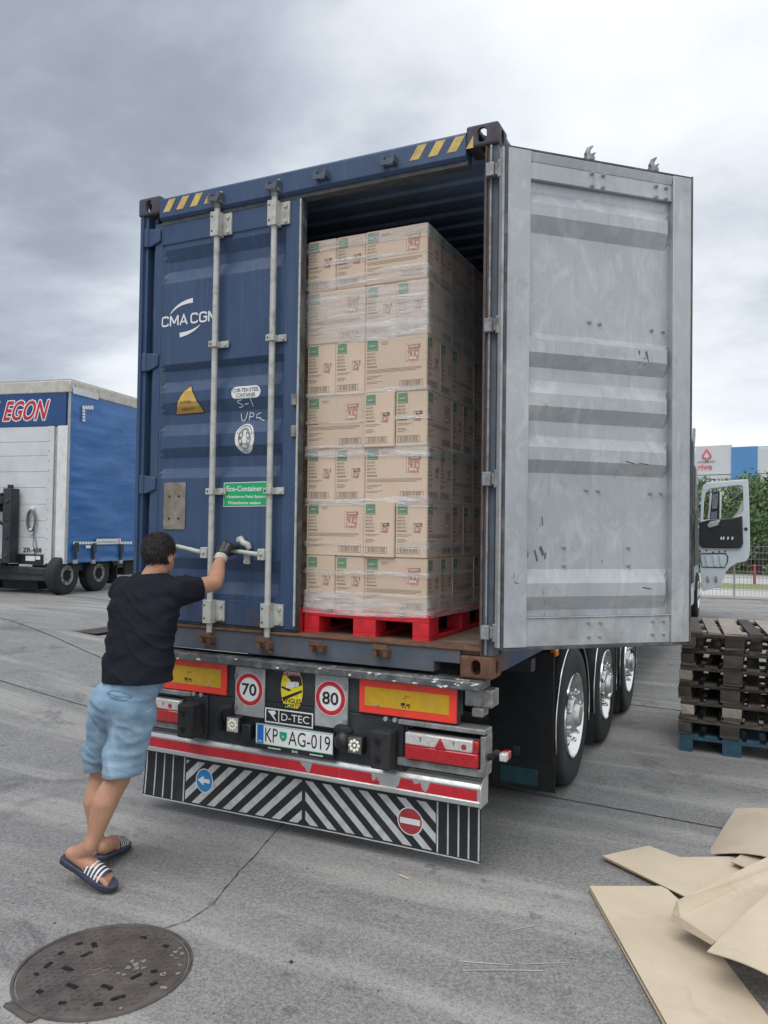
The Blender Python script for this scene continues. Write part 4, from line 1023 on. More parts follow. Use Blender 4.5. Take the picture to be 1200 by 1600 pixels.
# wheels
def wheel_meshes():
    R_ = .497
    Mx = Matrix(((0, 0, 1, 0), (1, 0, 0, 0), (0, 1, 0, 0), (0, 0, 0, 1)))      # lathe axis -> +X
    tp = [(.290, .36), (.31, .375), (.34, .383), (.42, .385), (.465, .380), (.482, .368), (.494, .345), (R_, .33)]
    for k in range(4): tp += [(R_, .27-.065*k+.028), (R_-.012, .27-.065*k+.024), (R_-.012, .27-.065*k+.014), (R_, .27-.065*k+.010)]
    tp += [(R_, .05), (.494, .03), (.465, .008), (.42, 0), (.31, .01), (.29, .03)]
    tyre = G().lathe(tp, Mx, 56).mesh('tyre', M['rubber'], 45)
    rp = [(.291, .03), (.291, .375), (.300, .380), (.305, .374), (.302, .386), (.292, .388), (.280, .372), (.270, .345), (.258, .322), (.246, .318), (.225, .330), (.205, .334), (.150, .334), (.138, .330), (.132, .336)]
    g = G().lathe(rp, Mx, 48)
    rim = g.mesh('rim', M['chrome'], 40)
    g = G().lathe([(.132, .330), (.128, .372), (.118, .386), (.082, .392), (.076, .415), (.066, .424), (.001, .426)], Mx, 32)
    hub = g.mesh('hub', M['alu'], 40)
    g = G()
    if True:
        c = Vector((0, .176, 0))
        g.cyl(c+Vector((.333, 0, 0)), c+Vector((.342, 0, 0)), .027, n=12); g.cyl(c+Vector((.342, 0, 0)), c+Vector((.384, 0, 0)), .020, .017, n=10); g.sphere(c+Vector((.384, 0, 0)), (.012, .017, .017), 0, 10, 6)
    nuts = g.mesh('wheel_nut', M['chrome'], 40)
    g = G()
    for k in range(10):
        a = 2*math.pi*k/10; c = Vector((.3275, .230*math.cos(a), .230*math.sin(a))); g.cyl(c+Vector((-.02, 0, 0)), c, .022, n=14)
    holes = g.mesh('hand_holes', M['hole'], 40)
    return tyre, rim, hub, nuts, holes
tyre_m, rim_m, hub_m, nuts_m, holes_m = wheel_meshes()
WY = (1.88, 3.19, 4.50)
for y in WY:
    G().cyl((-1.0, y, .5), (1.0, y, .5), .07, n=14).build('axle', M['black_steel'], trl, smooth=40)
    for sx in (1, -1):
        wh = link('wheel', tyre_m, trl, loc=Vector((sx*.862, y, .497))-trl.location, rot=(0, 0, 0 if sx > 0 else math.pi))
        for nm, me in (('rim', rim_m), ('hub', hub_m), ('hand_holes', holes_m)): link(nm, me, wh)
        for k in range(10): link('wheel_nut', nuts_m, wh, rot=(2*math.pi*(k+.5)/10, 0, 0))
        # mudguard: a shell over the tyre, chrome trim along its edge, rubber flap behind
        g = G(); a0, a1, n = math.radians(196), math.radians(-16), 22
        for k in range(n):
            for rr in (.555, .561):
                qa = a0+(a1-a0)*k/n; qb = a0+(a1-a0)*(k+1)/n
                P = lambda a, x: Vector((sx*x, y+rr*math.cos(a), .497+rr*math.sin(a)*.97))
                g.face([P(qa, .84), P(qb, .84), P(qb, 1.235), P(qa, 1.235)])
        mg = g.build('mudguard', M['black_plastic'], trl, smooth=180)
        pts = [Vector((sx*1.237, y+.558*math.cos(a0+(a1-a0)*k/30), .497+.558*math.sin(a0+(a1-a0)*k/30)*.97)) for k in range(31)]
        G().tube(pts, .0065, 6).build('edge_trim', M['chrome'], mg, smooth=180)
        yb_ = y-.545
        G().box(min(sx*.80, sx*1.235), max(sx*.80, sx*1.235), yb_-.008, yb_, .095, .36).build('mud_flap', M['rubber'], mg, bevel=.003)
        if y == WY[0]:
            # dark board that closes the guard at the rear, with its faded blue panel
            G().box(min(sx*.78, sx*1.225), max(sx*.78, sx*1.225), yb_-.020, yb_-.009, .30, 1.02).build('guard_panel', M['black_plastic'], mg, bevel=.004)
            G().box(min(sx*.86, sx*1.12), max(sx*.86, sx*1.12), yb_-.012, yb_-.0085, .125, .235).build('blue_panel', mat('faded_blue_panel', (.02, .075, .095), .5, var=.25, vs=20), mg)
            G().box(min(sx*.95, sx*1.0), max(sx*.95, sx*1.0), yb_-.028, yb_-.0205, .315, .38).build('latch', M['black_steel'], mg, bevel=.003)
        G().box(min(sx*1.18, sx*1.225), max(sx*1.18, sx*1.225), y-.50, y-.43, .985, 1.03).build('side_lamp', M['orange_lens'], trl, bevel=.006) if y == WY[0] else None
for sx in (-1, 1):
    g = G().box(min(sx*1.20, sx*1.225), max(sx*1.20, sx*1.225), 5.7, 9.6, .62, .74).box(min(sx*1.20, sx*1.225), max(sx*1.20, sx*1.225), 5.7, 9.6, .83, .95)
    g.build('side_guard', M['alu'], trl, bevel=.006)
    for y in (5.9, 7.6, 9.3): G().box(min(sx*1.13, sx*1.199), max(sx*1.13, sx*1.199), y, y+.06, .60, 1.0).build('guard_post', M['black_steel'], trl)
    G().box(min(sx*.55, sx*.75), max(sx*.55, sx*.75), 10.0, 10.12, .0, .95).build('landing_leg', M['black_steel'], trl)
G().box(-.55, .55, 5.6, 6.6, .50, .90).build('tool_box', M['black_plastic'], trl, bevel=.02)

# ================================================================ PALLETS
def pallet_parts(hm):
    """EUR pattern: boards along the length, 800 x 1200 x 144"""
    return dict(top_board=[((x, .6, .133), (w_, 1.2, .022)) for x, w_ in ((.0725, .145), (.2425, .1), (.4, .145), (.5575, .1), (.7275, .145))],
                stringer=[((.4, y, .111), (.8, .145, .022)) for y in (.0725, .6, 1.1275)],
                block=[((x, y, .061), (w_, .145 if y == .6 else .145, .078)) for x, w_ in ((.05, .1), (.4, .145), (.75, .1)) for y in (.0725, .6, 1.1275)],
                bottom_board=[((x, .6, .011), (w_, 1.2, .022)) for x, w_ in ((.05, .1), (.4, .145), (.75, .1))])
_pm = {}
def piece(sz_, m, jag=0):
    k = (sz_, m.name, jag)
    if k not in _pm:
        bm = bmesh.new(); bmesh.ops.create_cube(bm, size=1); bmesh.ops.scale(bm, vec=sz_, verts=bm.verts)
        r = random.Random(hash(sz_) % 999+jag*17)
        if jag:
            for v in bm.verts: v.co += Vector((r.uniform(-.003, .003), r.uniform(-.008, .008), r.uniform(-.0015, .0015)))
        bmesh.ops.bevel(bm, geom=bm.edges[:], offset=.003, segments=1, affect='EDGES')
        me = bpy.data.meshes.new('piece'); bm.to_mesh(me); bm.free(); me.materials.append(m); _pm[k] = me
    return _pm[k]
def pallet(loc, mfun, label, group, rz=0., seed=0, skip=()):
    root = thing('pallet', loc, label, 'pallet', group, rz); r = random.Random(seed)
    for nm, lst in pallet_parts(0).items():
        for i, (c, s_) in enumerate(lst):
            if (nm, i) in skip: continue
            m = mfun(nm, i, r); j = r.randrange(1, 4) if m in (M['old_wood'], M['pale_wood']) else 0
            o = link(nm, piece(s_, m, j), root, c)
            if j: o.rotation_euler = (r.uniform(-.004, .004), r.uniform(-.006, .006), r.uniform(-.008, .008)); o.location.x += r.uniform(-.006, .006)
    return root
redf = lambda nm, i, r: M['pallet_red']
FZ = 1.2035
pallet((.012, .135, FZ), redf, 'red pallet under the stretch wrapped stack, wholly in view in the doorway', 'red pallets in the container')
pallet((-.802, .10, FZ), redf, 'red pallet mostly hidden behind the closed door leaf', 'red pallets in the container')

# ---- cartons
CW, CD, CH = .1935, .388, .3125
def carton_mesh():
    g = G()
    hw, hd = CW/2, CD/2; b = .004
    bm = bmesh.new(); bmesh.ops.create_cube(bm, size=1); bmesh.ops.scale(bm, vec=(CW, CD, CH), verts=bm.verts)
    bmesh.ops.translate(bm, vec=(0, 0, CH/2), verts=bm.verts); bmesh.ops.bevel(bm, geom=bm.edges[:], offset=.004, segments=2, affect='EDGES')
    me = bpy.data.meshes.new('t'); bm.to_mesh(me); bm.free()
    g.add([v.co.copy() for v in me.vertices], [tuple(p.vertices) for p in me.polygons], 0); bpy.data.meshes.remove(me)
    faces = [(CW, lambda e: (lambda u, v: Vector((-hw+u, -hd-e, v)))), (CW, lambda e: (lambda u, v: Vector((hw-u, hd+e, v)))),
             (CD, lambda e: (lambda u, v: Vector((hw+e, -hd+u, v)))), (CD, lambda e: (lambda u, v: Vector((-hw-e, hd-u, v))))]
    for W_, mk in faces:
        f, f2, f3 = mk(.0006), mk(.0011), mk(.0016)
        def q(a, b_, c, d, mi, ff=f): g.face([ff(a, c), ff(b_, c), ff(b_, d), ff(a, d)], mi)
        big = W_ > .3
        gx = .012; gw = .062 if not big else .070
        q(gx, gx+gw, .242, .302, 1); q(gx+.006, gx+gw-.006, .2475, .2495, 4, f2); q(gx+.01, gx+gw-.02, .270, .274, 4, f2)
        words = ('GALLETA', 'BISCUIT', 'BISCOTTO', 'BOLACHA')
        for k, wd in enumerate(words):
            y = .222-k*.019; put_text(g, wd, gx, gx+gw*(.80+.04*len(wd)/8)*(.9 if k < 2 else 1.0), y, y+.0105, f, 2, True)
        for k in range(5):
            a = gx+k*gw*.19; q(a, a+gw*.15, .146, .154, 2)
        # pack shot
        px0, px1, pz0, pz1 = (.258, .345, .166, .270) if big else (.108, .163, .142, .208)
        g.face([f(px0, pz0), f(px1-.01, pz0-.004), f(px1, pz1-.016), f(px0, pz1-.01)], 3)
        g.face([f2(px0+.014, pz1-.034), f2(px1+.002, pz1-.030), f2(px1+.001, pz1-.010), f2(px0+.018, pz1-.014)], 6)
        for k in range(5 if big else 3): a = px0+.016+k*.012; q(a, a+.008, pz0+.030+.006*(k % 2), pz0+.040+.008*(k % 3), 6 if k % 2 else 4, f2)
        g.face([f3(px0+.022, pz1-.027), f3(px1-.010, pz1-.024), f3(px1-.012, pz1-.018), f3(px0+.026, pz1-.021)], 4)
        g.face([f2(px0+.004, pz0+.006), f2(px0+.011, pz0+.006), f2(px0+.011, pz1-.018), f2(px0+.004, pz1-.018)], 4)
        g.face([f2(px0+.02, pz0+.012), f2(px1-.025, pz0+.010), f2(px1-.022, pz0+.022), f2(px0+.02, pz0+.024)], 4)
        if big:
            for y in (.130, .1225, .115): q(gx, .355-(.03 if y < .12 else 0), y, y+.0030, 5)
            for k, y in enumerate((.094, .086, .078, .062, .054)): q(gx, gx+.10-.03*(k % 3), y, y+.003, 5)
            q(.10, .15, .283, .287, 5); q(.105, .14, .273, .277, 5)
        else:
            for y, L in ((.128, .09), (.120, .07), (.100, .05), (.092, .06), (.084, .045)): q(gx, gx+L, y, y+.003, 5)
        bx0, bx1 = (.222, .365) if big else (.012, .150)
        bz0, bz1 = .022, .060
        for a, b_, c, d in ((bx0, bx1, bz0, bz0+.0025), (bx0, bx1, bz1-.0025, bz1), (bx0, bx0+.0025, bz0, bz1), (bx1-.0025, bx1, bz0, bz1)): q(a, b_, c, d, 2)
        r = random.Random(3); x = bx0+.012
        while x < bx1-.014:
            w_ = r.choice((.0015, .0025, .004)); q(x, x+w_, bz0+.006, bz1-.004, 2); x += w_+r.choice((.0025, .004, .005))
    return g.mesh('carton', [M['carton'], M['box_green'], M['ink'], M['box_red'], M['box_white'], M['ink_light'], M['pack_label']])
cm = carton_mesh()
GRP = 'cartons stacked on the red pallets'
LNAME = ['bottom', 'sixth', 'fifth', 'fourth', 'third', 'second', 'top']
def carton(x, y, z, big_front, label):
    o = link('carton', cm, None, (x+rnd.uniform(-.0015, .0015), y+rnd.uniform(-.006, .002), z), (0, 0, (math.pi/2 if big_front else 0)+rnd.uniform(-.009, .009)))
    return tag(o, label, 'carton', GRP)
PZ = FZ+.1445; X0, Y0c = .014, .150
for i in range(7):
    z = PZ+i*.3135; ly = LNAME[i]; lean = -.004*i
    xo = X0+lean; u = .1945; d = .39
    if i % 2 == 0:
        carton(xo+u/2, Y0c+d/2, z, False, f'printed carton, narrow end out, at the left of the front of the {ly} layer')
        carton(xo+u*1.5, Y0c+d/2, z, False, f'printed carton, narrow end out, in the middle of the {ly} layer')
        carton(xo+u*2+d/2, Y0c+u/2, z, True, f'wide brown printed carton at the right corner of the {ly} layer')
        yy = u; seq = [(u, True, 'second'), (d, False, 'third'), (d, False, 'fourth')]
    else:
        carton(xo+d/2, Y0c+u/2, z, True, f'wide brown printed carton at the left of the front of the {ly} layer')
        carton(xo+d+u/2, Y0c+d/2-(.012 if i in (1, 3) else 0), z-(.001), False, f'printed carton, narrow end out, in the middle of the {ly} layer')
        carton(xo+d+u*1.5, Y0c+d/2, z, False, f'printed carton, narrow end out, at the right corner of the {ly} layer')
        yy = d; seq = [(u, True, 'second'), (u, True, 'third'), (d, False, 'fourth')]
    for dep, bf, wh in seq:
        xr = xo+u*4
        carton(xr-(d/2 if bf else u/2), Y0c+yy+dep/2, z, bf, f'carton in the shaded side of the stack, {wh} from the front, {ly} layer'); yy += dep
for i in range(7):
    z = PZ+i*.3135; bf = i % 2 == 0
    carton(-.016-(.195 if bf else .0975), .265+(.0975 if bf else .195), z, bf, f'brown carton of the stack behind the closed door, {LNAME[i]} layer')

# ---- stretch film wound round the stack: bands, folds and the skirt over the pallet's edge
g = G()
def film_band(z0, z1, amp, flare=0., nz=10, seed=0, x_end=1.0, side=True):
    path = []
    xr = X0+.1945*4
    for k in range(41): path.append((X0-.006+(xr+.012-X0)*k/40, Y0c-.005, 0, -1))
    if side:
        for k in range(1, 31): path.append((xr+.007, Y0c-.005+1.18*k/30, 1, 0))
    rows = []
    for j in range(nz+1):
        t = j/nz; row = []
        for k, (x, y, nx, ny) in enumerate(path):
            z = z0+(z1-z0)*t; L = k*.03
            zz_ = z+.020*noise.noise(Vector((L*1.3, seed, t)))
            n = noise.noise(Vector((L*2.2, zz_*26, seed)))*.6+noise.noise(Vector((L*7, zz_*60, seed+5)))*.4
            o_ = .002+abs(n)*amp+flare*(1-t)**2
            lean = -.0128*(z-PZ)
            row.append(Vector((x+nx*o_+lean, y+ny*o_, zz_)))
        rows.append(row)
    for j in range(nz):
        for k in range(len(path)-1): g.face([rows[j][k], rows[j][k+1], rows[j+1][k+1], rows[j+1][k]])
film_band(2.900, 3.225, .006, seed=1, nz=22); film_band(3.245, 3.315, .005, seed=11, nz=8); film_band(3.47, 3.53, .004, seed=12, nz=8); film_band(1.325, 1.455, .012, .020, seed=2, nz=12); film_band(2.235, 2.31, .014, seed=3, nz=10)
film_band(1.955, 2.0, .012, seed=4, nz=8); film_band(1.715, 1.745, .012, seed=5, nz=6); film_band(2.60, 2.625, .008, seed=6, nz=6); film_band(3.38, 3.40, .006, seed=7, nz=5)
film_band(1.555, 1.58, .012, seed=8, nz=6); film_band(2.44, 2.46, .01, seed=9, nz=5)
tag(g.build('stretch_film', M['film'], smooth=180), 'clear crinkled stretch film wound round the carton stack', 'plastic film')

# ---- stack of old wooden pallets to the right
mixf = lambda nm, i, r: M['pale_wood'] if (nm == 'block' and r.random() < .22) or (nm == 'top_board' and r.random() < .06) else M['old_wood']
names = ['second from the ground', 'third from the ground', 'fourth from the ground', 'fifth from the ground', 'sixth from the ground']
pallet((1.845, 3.19, 0), lambda nm, i, r: M['pallet_blue'], 'blue pallet on the ground under the stack of old pallets', 'pallets stacked on the yard', 0.01, 1)
zs = .1445
for k in range(5):
    pallet((1.845+rnd.uniform(-.012, .012), 3.19+rnd.uniform(-.02, .015), zs), mixf, f'weathered brown wooden pallet, {names[k]} in the stack beside the trailer', 'pallets stacked on the yard', rnd.uniform(-.015, .015), 10+k); zs += .1445
top = pallet((1.87, 3.13, zs), lambda nm, i, r: M['pale_wood'] if nm == 'top_board' and i in (1, 2, 4) else mixf(nm, i, r), 'topmost pallet of the stack with sun bleached grey deck boards', 'pallets stacked on the yard', .10, 30); zs += .1445

# ---- flattened cardboard on the ground
def sheet(name, pts, label, th=.006, sag=0., fold=None, layers=1):
    """pts: four or more corners in space in order; built as a thin board with ragged layers"""
    g = G(); pts = [Vector(p) for p in pts]; n_ = (pts[1]-pts[0]).cross(pts[2]-pts[0]).normalized()
    if n_.z < 0: n_ = -n_
    for L in range(layers):
        o = -n_*(th*1.15*L); j = [Vector((noise.noise(Vector((k*3.1, L*7.7, 1)))*.018, noise.noise(Vector((k*2.3, L*5.1, 9)))*.018, 0))*(1 if L else 0) for k in range(len(pts))]
        top = [p+o+q for p, q in zip(pts, j)]; bot = [p-n_*th*.92 for p in top]; n = len(pts)
        g.add(top+bot, [tuple(range(n)), tuple(range(2*n-1, n-1, -1))]); g.add(top+bot, [(i, n+i, n+(i+1) % n, (i+1) % n) for i in range(n)], 1)
    return tag(g.build(name, [M['sheet'], M['sheet_edge']], bevel=.0008), label, 'cardboard', 'flattened cardboard on the yard')
gz = lambda px, py, z: on(px, py, 2, z)
def curved(name, rows, label, th=.005):
    """rows of points across a sheet: lofted and thickened"""
    g = G(); n = len(rows[0])
    for off in (0, 1):
        for a, b in zip(rows[:-1], rows[1:]):
            for k in range(n-1):
                d = Vector((0, 0, -th*off)); g.face([a[k]+d, a[k+1]+d, b[k+1]+d, b[k]+d])
    edge = [r_[0] for r_ in rows]; 
    for chain in ([r_[0] for r_ in rows], [r_[-1] for r_ in rows], rows[0], rows[-1]):
        for a, b in zip(chain[:-1], chain[1:]): d = Vector((0, 0, -th)); g.face([a, b, b+d, a+d])
    return tag(g.build(name, M['sheet'], smooth=40), label, 'cardboard', 'flattened cardboard on the yard')
def lerp_rows(a0, a1, b0, b1, nu, nv, lift=None):
    rows = []
    for j in range(nv+1):
        t = j/nv; r_ = []
        for i in range(nu+1):
            s_ = i/nu; p = a0.lerp(a1, s_).lerp(b0.lerp(b1, s_), t)
            if lift: p = p+Vector((0, 0, lift(s_, t)))
            r_.append(p)
        rows.append(r_)
    return rows
sheet('cardboard_sheet', [gz(921, 1384, .030), gz(1032, 1384, .030), gz(1043, 1389, .030), gz(1060, 1405, .030), gz(1210, 1600, .030), gz(1290, 1760, .030), gz(1120, 1760, .030), gz(1042, 1600, .030)], 'long flat cardboard stack lying nearest the camera, straight edge to the left', .007, layers=4)
sheet('cardboard_sheet', [gz(941, 1337, .028), gz(1013, 1321, .024), gz(1062, 1339, .020), gz(1150, 1338, .020), gz(1175, 1350, .02), gz(1075, 1403, .03), gz(1036, 1384, .03)], 'torn cardboard sheet with a pointed left tip between larger sheets', .006, layers=2)
curved('cardboard_sheet', lerp_rows(gz(1105, 1327, .02), gz(1150, 1263, .05), gz(1330, 1385, .08), gz(1330, 1282, .06), 10, 10, lambda s_, t: .05*math.sin(math.pi*min(1, t*1.2))*(1-s_*.5)-.03*(1-s_)**2*(1-t)**3), 'curled cardboard sheet lying farthest back at the right edge')
sheet('cardboard_sheet', [gz(1142, 1346, .05), gz(1160, 1333, .05), gz(1215, 1345, .06), gz(1190, 1366, .06)], 'small cardboard flap sticking out from under the folded box')
# folded open box: main panel, upright flap and front fold
fb = thing('cardboard_box', gz(1120, 1450, .02), 'unfolded cardboard box with its upright flap, lying over other sheets', 'cardboard', 'flattened cardboard on the yard')
def bpanel(nm, pts, th=.005):
    g = G(); pts = [Vector(p) for p in pts]; n_ = (pts[1]-pts[0]).cross(pts[2]-pts[0]).normalized()
    if n_.z < 0: n_ = -n_
    n = len(pts); g.add(pts+[p-n_*th for p in pts], [tuple(range(n)), tuple(range(2*n-1, n-1, -1))]+[(i, n+i, n+(i+1) % n, (i+1) % n) for i in range(n)])
    return g.build(nm, M['sheet'], fb, bevel=.0012)
A_ = gz(1062, 1431, .15); B_ = gz(1300, 1318, .15); Cc = gz(1121, 1470, .145); D_ = gz(1320, 1420, .15)
bpanel('panel', [A_, B_, D_, gz(1215, 1500, .14), Cc])
bpanel('flap', [A_, gz(1046, 1436, .12), gz(1057, 1407, .20), gz(1300, 1290, .20), B_])
bpanel('flap', [A_, Cc, gz(1113, 1476, .11), gz(1046, 1437, .119)])
curved('cardboard_sheet', lerp_rows(gz(1105, 1486, .17), gz(1128, 1462, .18), gz(1300, 1590, .12), gz(1300, 1330, .22), 8, 10, lambda s_, t: .035*math.sin(math.pi*t)), 'cardboard sheet with a torn corner lying on top of the folded box')
tag(G().tube([gz(624, 1367, .006), gz(634, 1371, .008), gz(640, 1374, .004)], [.004, .005, .002], 6).build('straw_scrap', M['sheet']), 'short pale scrap of straw on the asphalt in front of the striped flap', 'litter')

# ---- manhole cover
mc = Vector((.030, -1.412, 0)); MR = .332
mh = thing('manhole_cover', mc, 'round cast iron manhole cover with slots set in the asphalt', 'manhole cover')
g = G(); I4 = Matrix.Translation(mc)
g.lathe([(MR+.020, .001), (MR+.019, .009), (MR+.008, .010), (MR+.005, .001)], I4, 72); 
tb = [gz(26, 1566, 0), gz(8, 1572, 0), gz(46, 1598, 0), gz(72, 1583, 0)]
for a, b in ((tb[0], tb[1]), (tb[1], tb[2]), (tb[2], tb[3])): g.bar(a+Vector((0, 0, .004)), b+Vector((0, 0, .004)), .016, .008)
g.build('frame', M['iron'], mh)
g = G(); g.lathe([(.0005, .006), (MR-.012, .006), (MR-.004, .005), (MR, .002)], I4, 72)
g.prism([((p-mc).x, (p-mc).y) for p in (tb[0], tb[1], tb[2], tb[3], mc+(tb[3]-mc)*.9, mc+(tb[0]-mc)*.9)], lambda u, v, t: Vector((mc.x+u, mc.y+v, t)), .001, .0045)
disc = g.build('cover', M['iron'], mh, smooth=30)
g = G(); r = random.Random(4)
zp = lambda zx, zy: gz(zx/3.529, 1400+zy/3.529, .0066)
slots = [((516, 258), (524, 284), .017), ((420, 268), (455, 260), .013), ((447, 336), (508, 312), .012), ((322, 322), (353, 312), .014), ((246, 398), (284, 366), .014), ((350, 393), (398, 413), .015), ((190, 436), (212, 430), .018), ((206, 522), (230, 534), .016), ((370, 487), (424, 508), .015), ((562, 493), (616, 514), .015), ((322, 592), (364, 592), .014), ((612, 574), (690, 552), .013), ((518, 601), (566, 595), .014), ((722, 458), (780, 430), .013), ((832, 418), (866, 414), .014), ((828, 492), (866, 478), .014), ((774, 231), (808, 231), .013), ((898, 275), (928, 280), .014)]
for a, b, w_ in slots: G().bar(zp(*a), zp(*b), w_*1.25, .0066).build('slot', M['hole'], disc)
g = G()
g.tube([zp(492, 435), zp(510, 412), zp(560, 398), zp(590, 384), zp(618, 392), zp(600, 408), zp(555, 420), zp(525, 438)], .004, 6, closed=True)
sp = .036
for i in range(-11, 12):
    for j in range(-11, 12):
        x0, y0 = (i+.5*(j % 2))*sp, j*sp*.87; ca, sa = math.cos(.5), math.sin(.5); x, y = x0*ca-y0*sa, x0*sa+y0*ca
        if math.hypot(x, y) > MR*.93 or r.random() < .06: continue
        p = Vector((mc.x+x, mc.y+y, .007)); a0 = .5+(0 if (i+j) % 2 else math.pi/3)
        for q in range(3):
            d = Vector((math.cos(a0+q*2.094), math.sin(a0+q*2.094), 0))*.0125; g.bar(p, p+d, .0055, .0036)
tag(g.build('relief', mat('worn_cast_iron', (.155, .138, .132), .5, .35, var=.3, vs=8, dirt=(.08, .07, .07), da=.6, ds=6), disc), kind='stuff')
g = G()
for zx, zy, s_ in ((725, 365, .020), (790, 362, .017), (705, 398, .017), (755, 402, .020), (795, 398, .014), (755, 380, .02), (650, 430, .014), (685, 435, .012), (900, 432, .018), (965, 310, .016), (990, 290, .013), (1005, 320, .016), (970, 345, .014), (990, 382, .012), (905, 505, .018), (980, 428, .015), (665, 622, .012), (1012, 255, .010), (945, 330, .013)):
    c_ = zp(zx, zy); g.face([c_+Vector((s_*r.uniform(.3, 1.05)*math.cos(t*.7), s_*r.uniform(.3, 1.05)*math.sin(t*.7), .0022)) for t in range(9)])
tag(g.build('cement_splash', mat('dusty_cement', (.235, .225, .215), .9, var=.25), disc), kind='stuff')

# small square drain grate on the left yard
dg_ = thing('drain_grate', Vector((-4.6, 2.2, gh(-4.6))), 'dark square drain grate in the yard left of the man', 'drain')
p0 = on(152, 1006, 2, .1); dg_.location = (p0.x, p0.y, gh(p0.x))
G().box(-.34, .34, -.34, -.30, .001, .012).box(-.34, .34, .30, .34, .001, .012).box(-.34, -.30, -.299, .299, .001, .012).box(.30, .34, -.299, .299, .001, .012).build('frame', M['iron'], dg_, local=True)
for k in range(9): G().box(-.299, .299, -.27+k*.062, -.24+k*.062, .002, .010).build('slat', M['iron'], dg_, local=True)
G().box(-.30, .30, -.30, .30, .0008, .0018).build('shaft', M['hole'], dg_, local=True)

# ================================================================ LEFT HAND LORRY TRAILER
DC = 16.0
M['rail'] = mat('pale_beige_rail', (.50, .475, .435), .55, var=.15, vs=6, dirt=(.3, .28, .25), da=.5, ds=4)
e_l = Vector((math.sin(math.radians(-10)), math.cos(math.radians(-10)), 0)); g_l = Vector((-e_l.y, e_l.x, 0))
Cb = at(103, 881.5, DC)
def RU(px, py):
    p = onplane(px, py, Cb, e_l); return (p-Cb).dot(g_l), p.z
def SU(px, py):
    p = onplane(px, py, Cb, g_l); return (p-Cb).dot(e_l), p.z
def RM(u, z, t=0.): return Vector((Cb.x, Cb.y, 0))+g_l*u-e_l*t+Vector((0, 0, z))      # t: proud of the rear face
def SM(u, z, t=0.): return Vector((Cb.x, Cb.y, 0))+e_l*u-g_l*t+Vector((0, 0, z))
zt = RU(103, 594)[1]; zb = Cb.z; WD = 2.75; LN = 15.
lt = thing('curtain_trailer', RM(0, gh(Cb.x)), 'blue tarpaulin curtain trailer with white rear door and red lettering, parked at the left', 'trailer')
def rbox(g, u0, u1, z0, z1, t0, t1, mi=0):
    vs = [RM(u, z, t) for z in (z0, z1) for t in (t0, t1) for u in (u0, u1)]
    return g.add(vs, [(0, 2, 3, 1), (4, 5, 7, 6), (0, 1, 5, 4), (2, 6, 7, 3), (0, 4, 6, 2), (1, 3, 7, 5)], mi)
def sbox(g, u0, u1, z0, z1, t0, t1, mi=0):
    vs = [SM(u, z, t) for z in (z0, z1) for t in (t0, t1) for u in (u0, u1)]
    return g.add(vs, [(0, 2, 3, 1), (4, 5, 7, 6), (0, 1, 5, 4), (2, 6, 7, 3), (0, 4, 6, 2), (1, 3, 7, 5)], mi)
zrail = RU(103, 613)[1]; zhead = RU(103, 665)[1]
rbox(G(), 0.06, WD, zb, zrail, -.30, -.06).build('body_frame', M['trailer_white'], lt)
g = G(); rbox(g, -.015, WD+.015, zrail, zt, -.16, .02); g.build('roof_rail', M['rail'], lt, bevel=.02)
g = G(); sbox(g, .17, LN, zrail+.02, zt, -.1, .03); g.build('roof_rail', M['rail'], lt, bevel=.02)
g = G()
sbox(g, .05, SU(151, 640)[0], zrail-.02, zrail+.12, .031, .04)
g.build('rail_cover', M['trailer_white'], lt, bevel=.006)
g = G(); rbox(g, .02, WD-.02, zt-.005, zt+.03, -LN+.1, -.02); g.build('roof', M['galv'], lt)
hd = rbox(G(), .085, WD-.05, zhead, zrail-.004, -.058, .004).build('header_panel', M['tarp_dark'], lt, bevel=.006)
# lettering with its pale outline; only its end is in the picture
u0, _ = RU(74, 640); u1, _ = RU(9, 640); z0 = RU(40, 657)[1]; z1 = RU(40, 626)[1]
g = G()
def egon(txt, ua, ub, grow, t, mi):
    k = (txt, True)
    if k not in _tc: _tc[k] = text_geo(txt, True)
    vs, fs, a = _tc[k]
    g.add([RM(ua+(ub-ua)*u-(v-.5)*.12, z0-grow+(z1-z0+2*grow)*v, t) for u, v in vs], fs, mi)
def outline(txt, ua, ub, d):
    k = (txt, True); vs, fs, a = _tc[k]
    for ang in range(12):
        dx, dz = d*math.cos(ang*math.pi/6), d*math.sin(ang*math.pi/6)
        g.add([RM(ua+(ub-ua)*u-(v-.5)*.12+dx, z0+(z1-z0)*v+dz, .0055+.0002*ang) for u, v in vs], fs, 0)
for txt, ua, ub in (('EGON', u1, u0), ('T', u1+.56, u1+.22)):
    egon(txt, ua, ub, 0, .0105, 1); outline(txt, ua, ub, .024)
g.build('red_lettering', [M['white_print'], M['red_print']], hd)
# rear door of horizontal panels
ud0 = RU(73, 760)[0]
pz = [RU(73, y)[1] for y in (883, 866, 840, 814, 788, 762, 737, 712, 690, 666)]
for a, b in zip(pz[:-1], pz[1:]): rbox(G(), ud0, WD-.15, a+.003, b-.003, -.05, -.004).build('door_panel', M['trailer_white'], lt, bevel=.004)
ua, ub = RU(89, 760)[0], RU(75, 760)[0]
rbox(G(), RU(83, 760)[0], ud0-.004, zb, zhead-.004, -.058, .012).build('door_post', M['trailer_white'], lt, bevel=.006)
rbox(G(), ua, RU(83.4, 760)[0], zb, zhead-.004, -.058, -.02).build('door_post', M['galv'], lt, bevel=.004)
rbox(G(), .022, ua-.004, zb, zhead-.002, -.058, .03).build('corner_post', M['white_paint'], lt, bevel=.012)
g = G()
for k in range(14): z = zb+.1+k*(zhead-zb-.2)/13; g.cyl(RM(ud0-.045, z, .012), RM(ud0-.045, z, .02), .012, n=6)
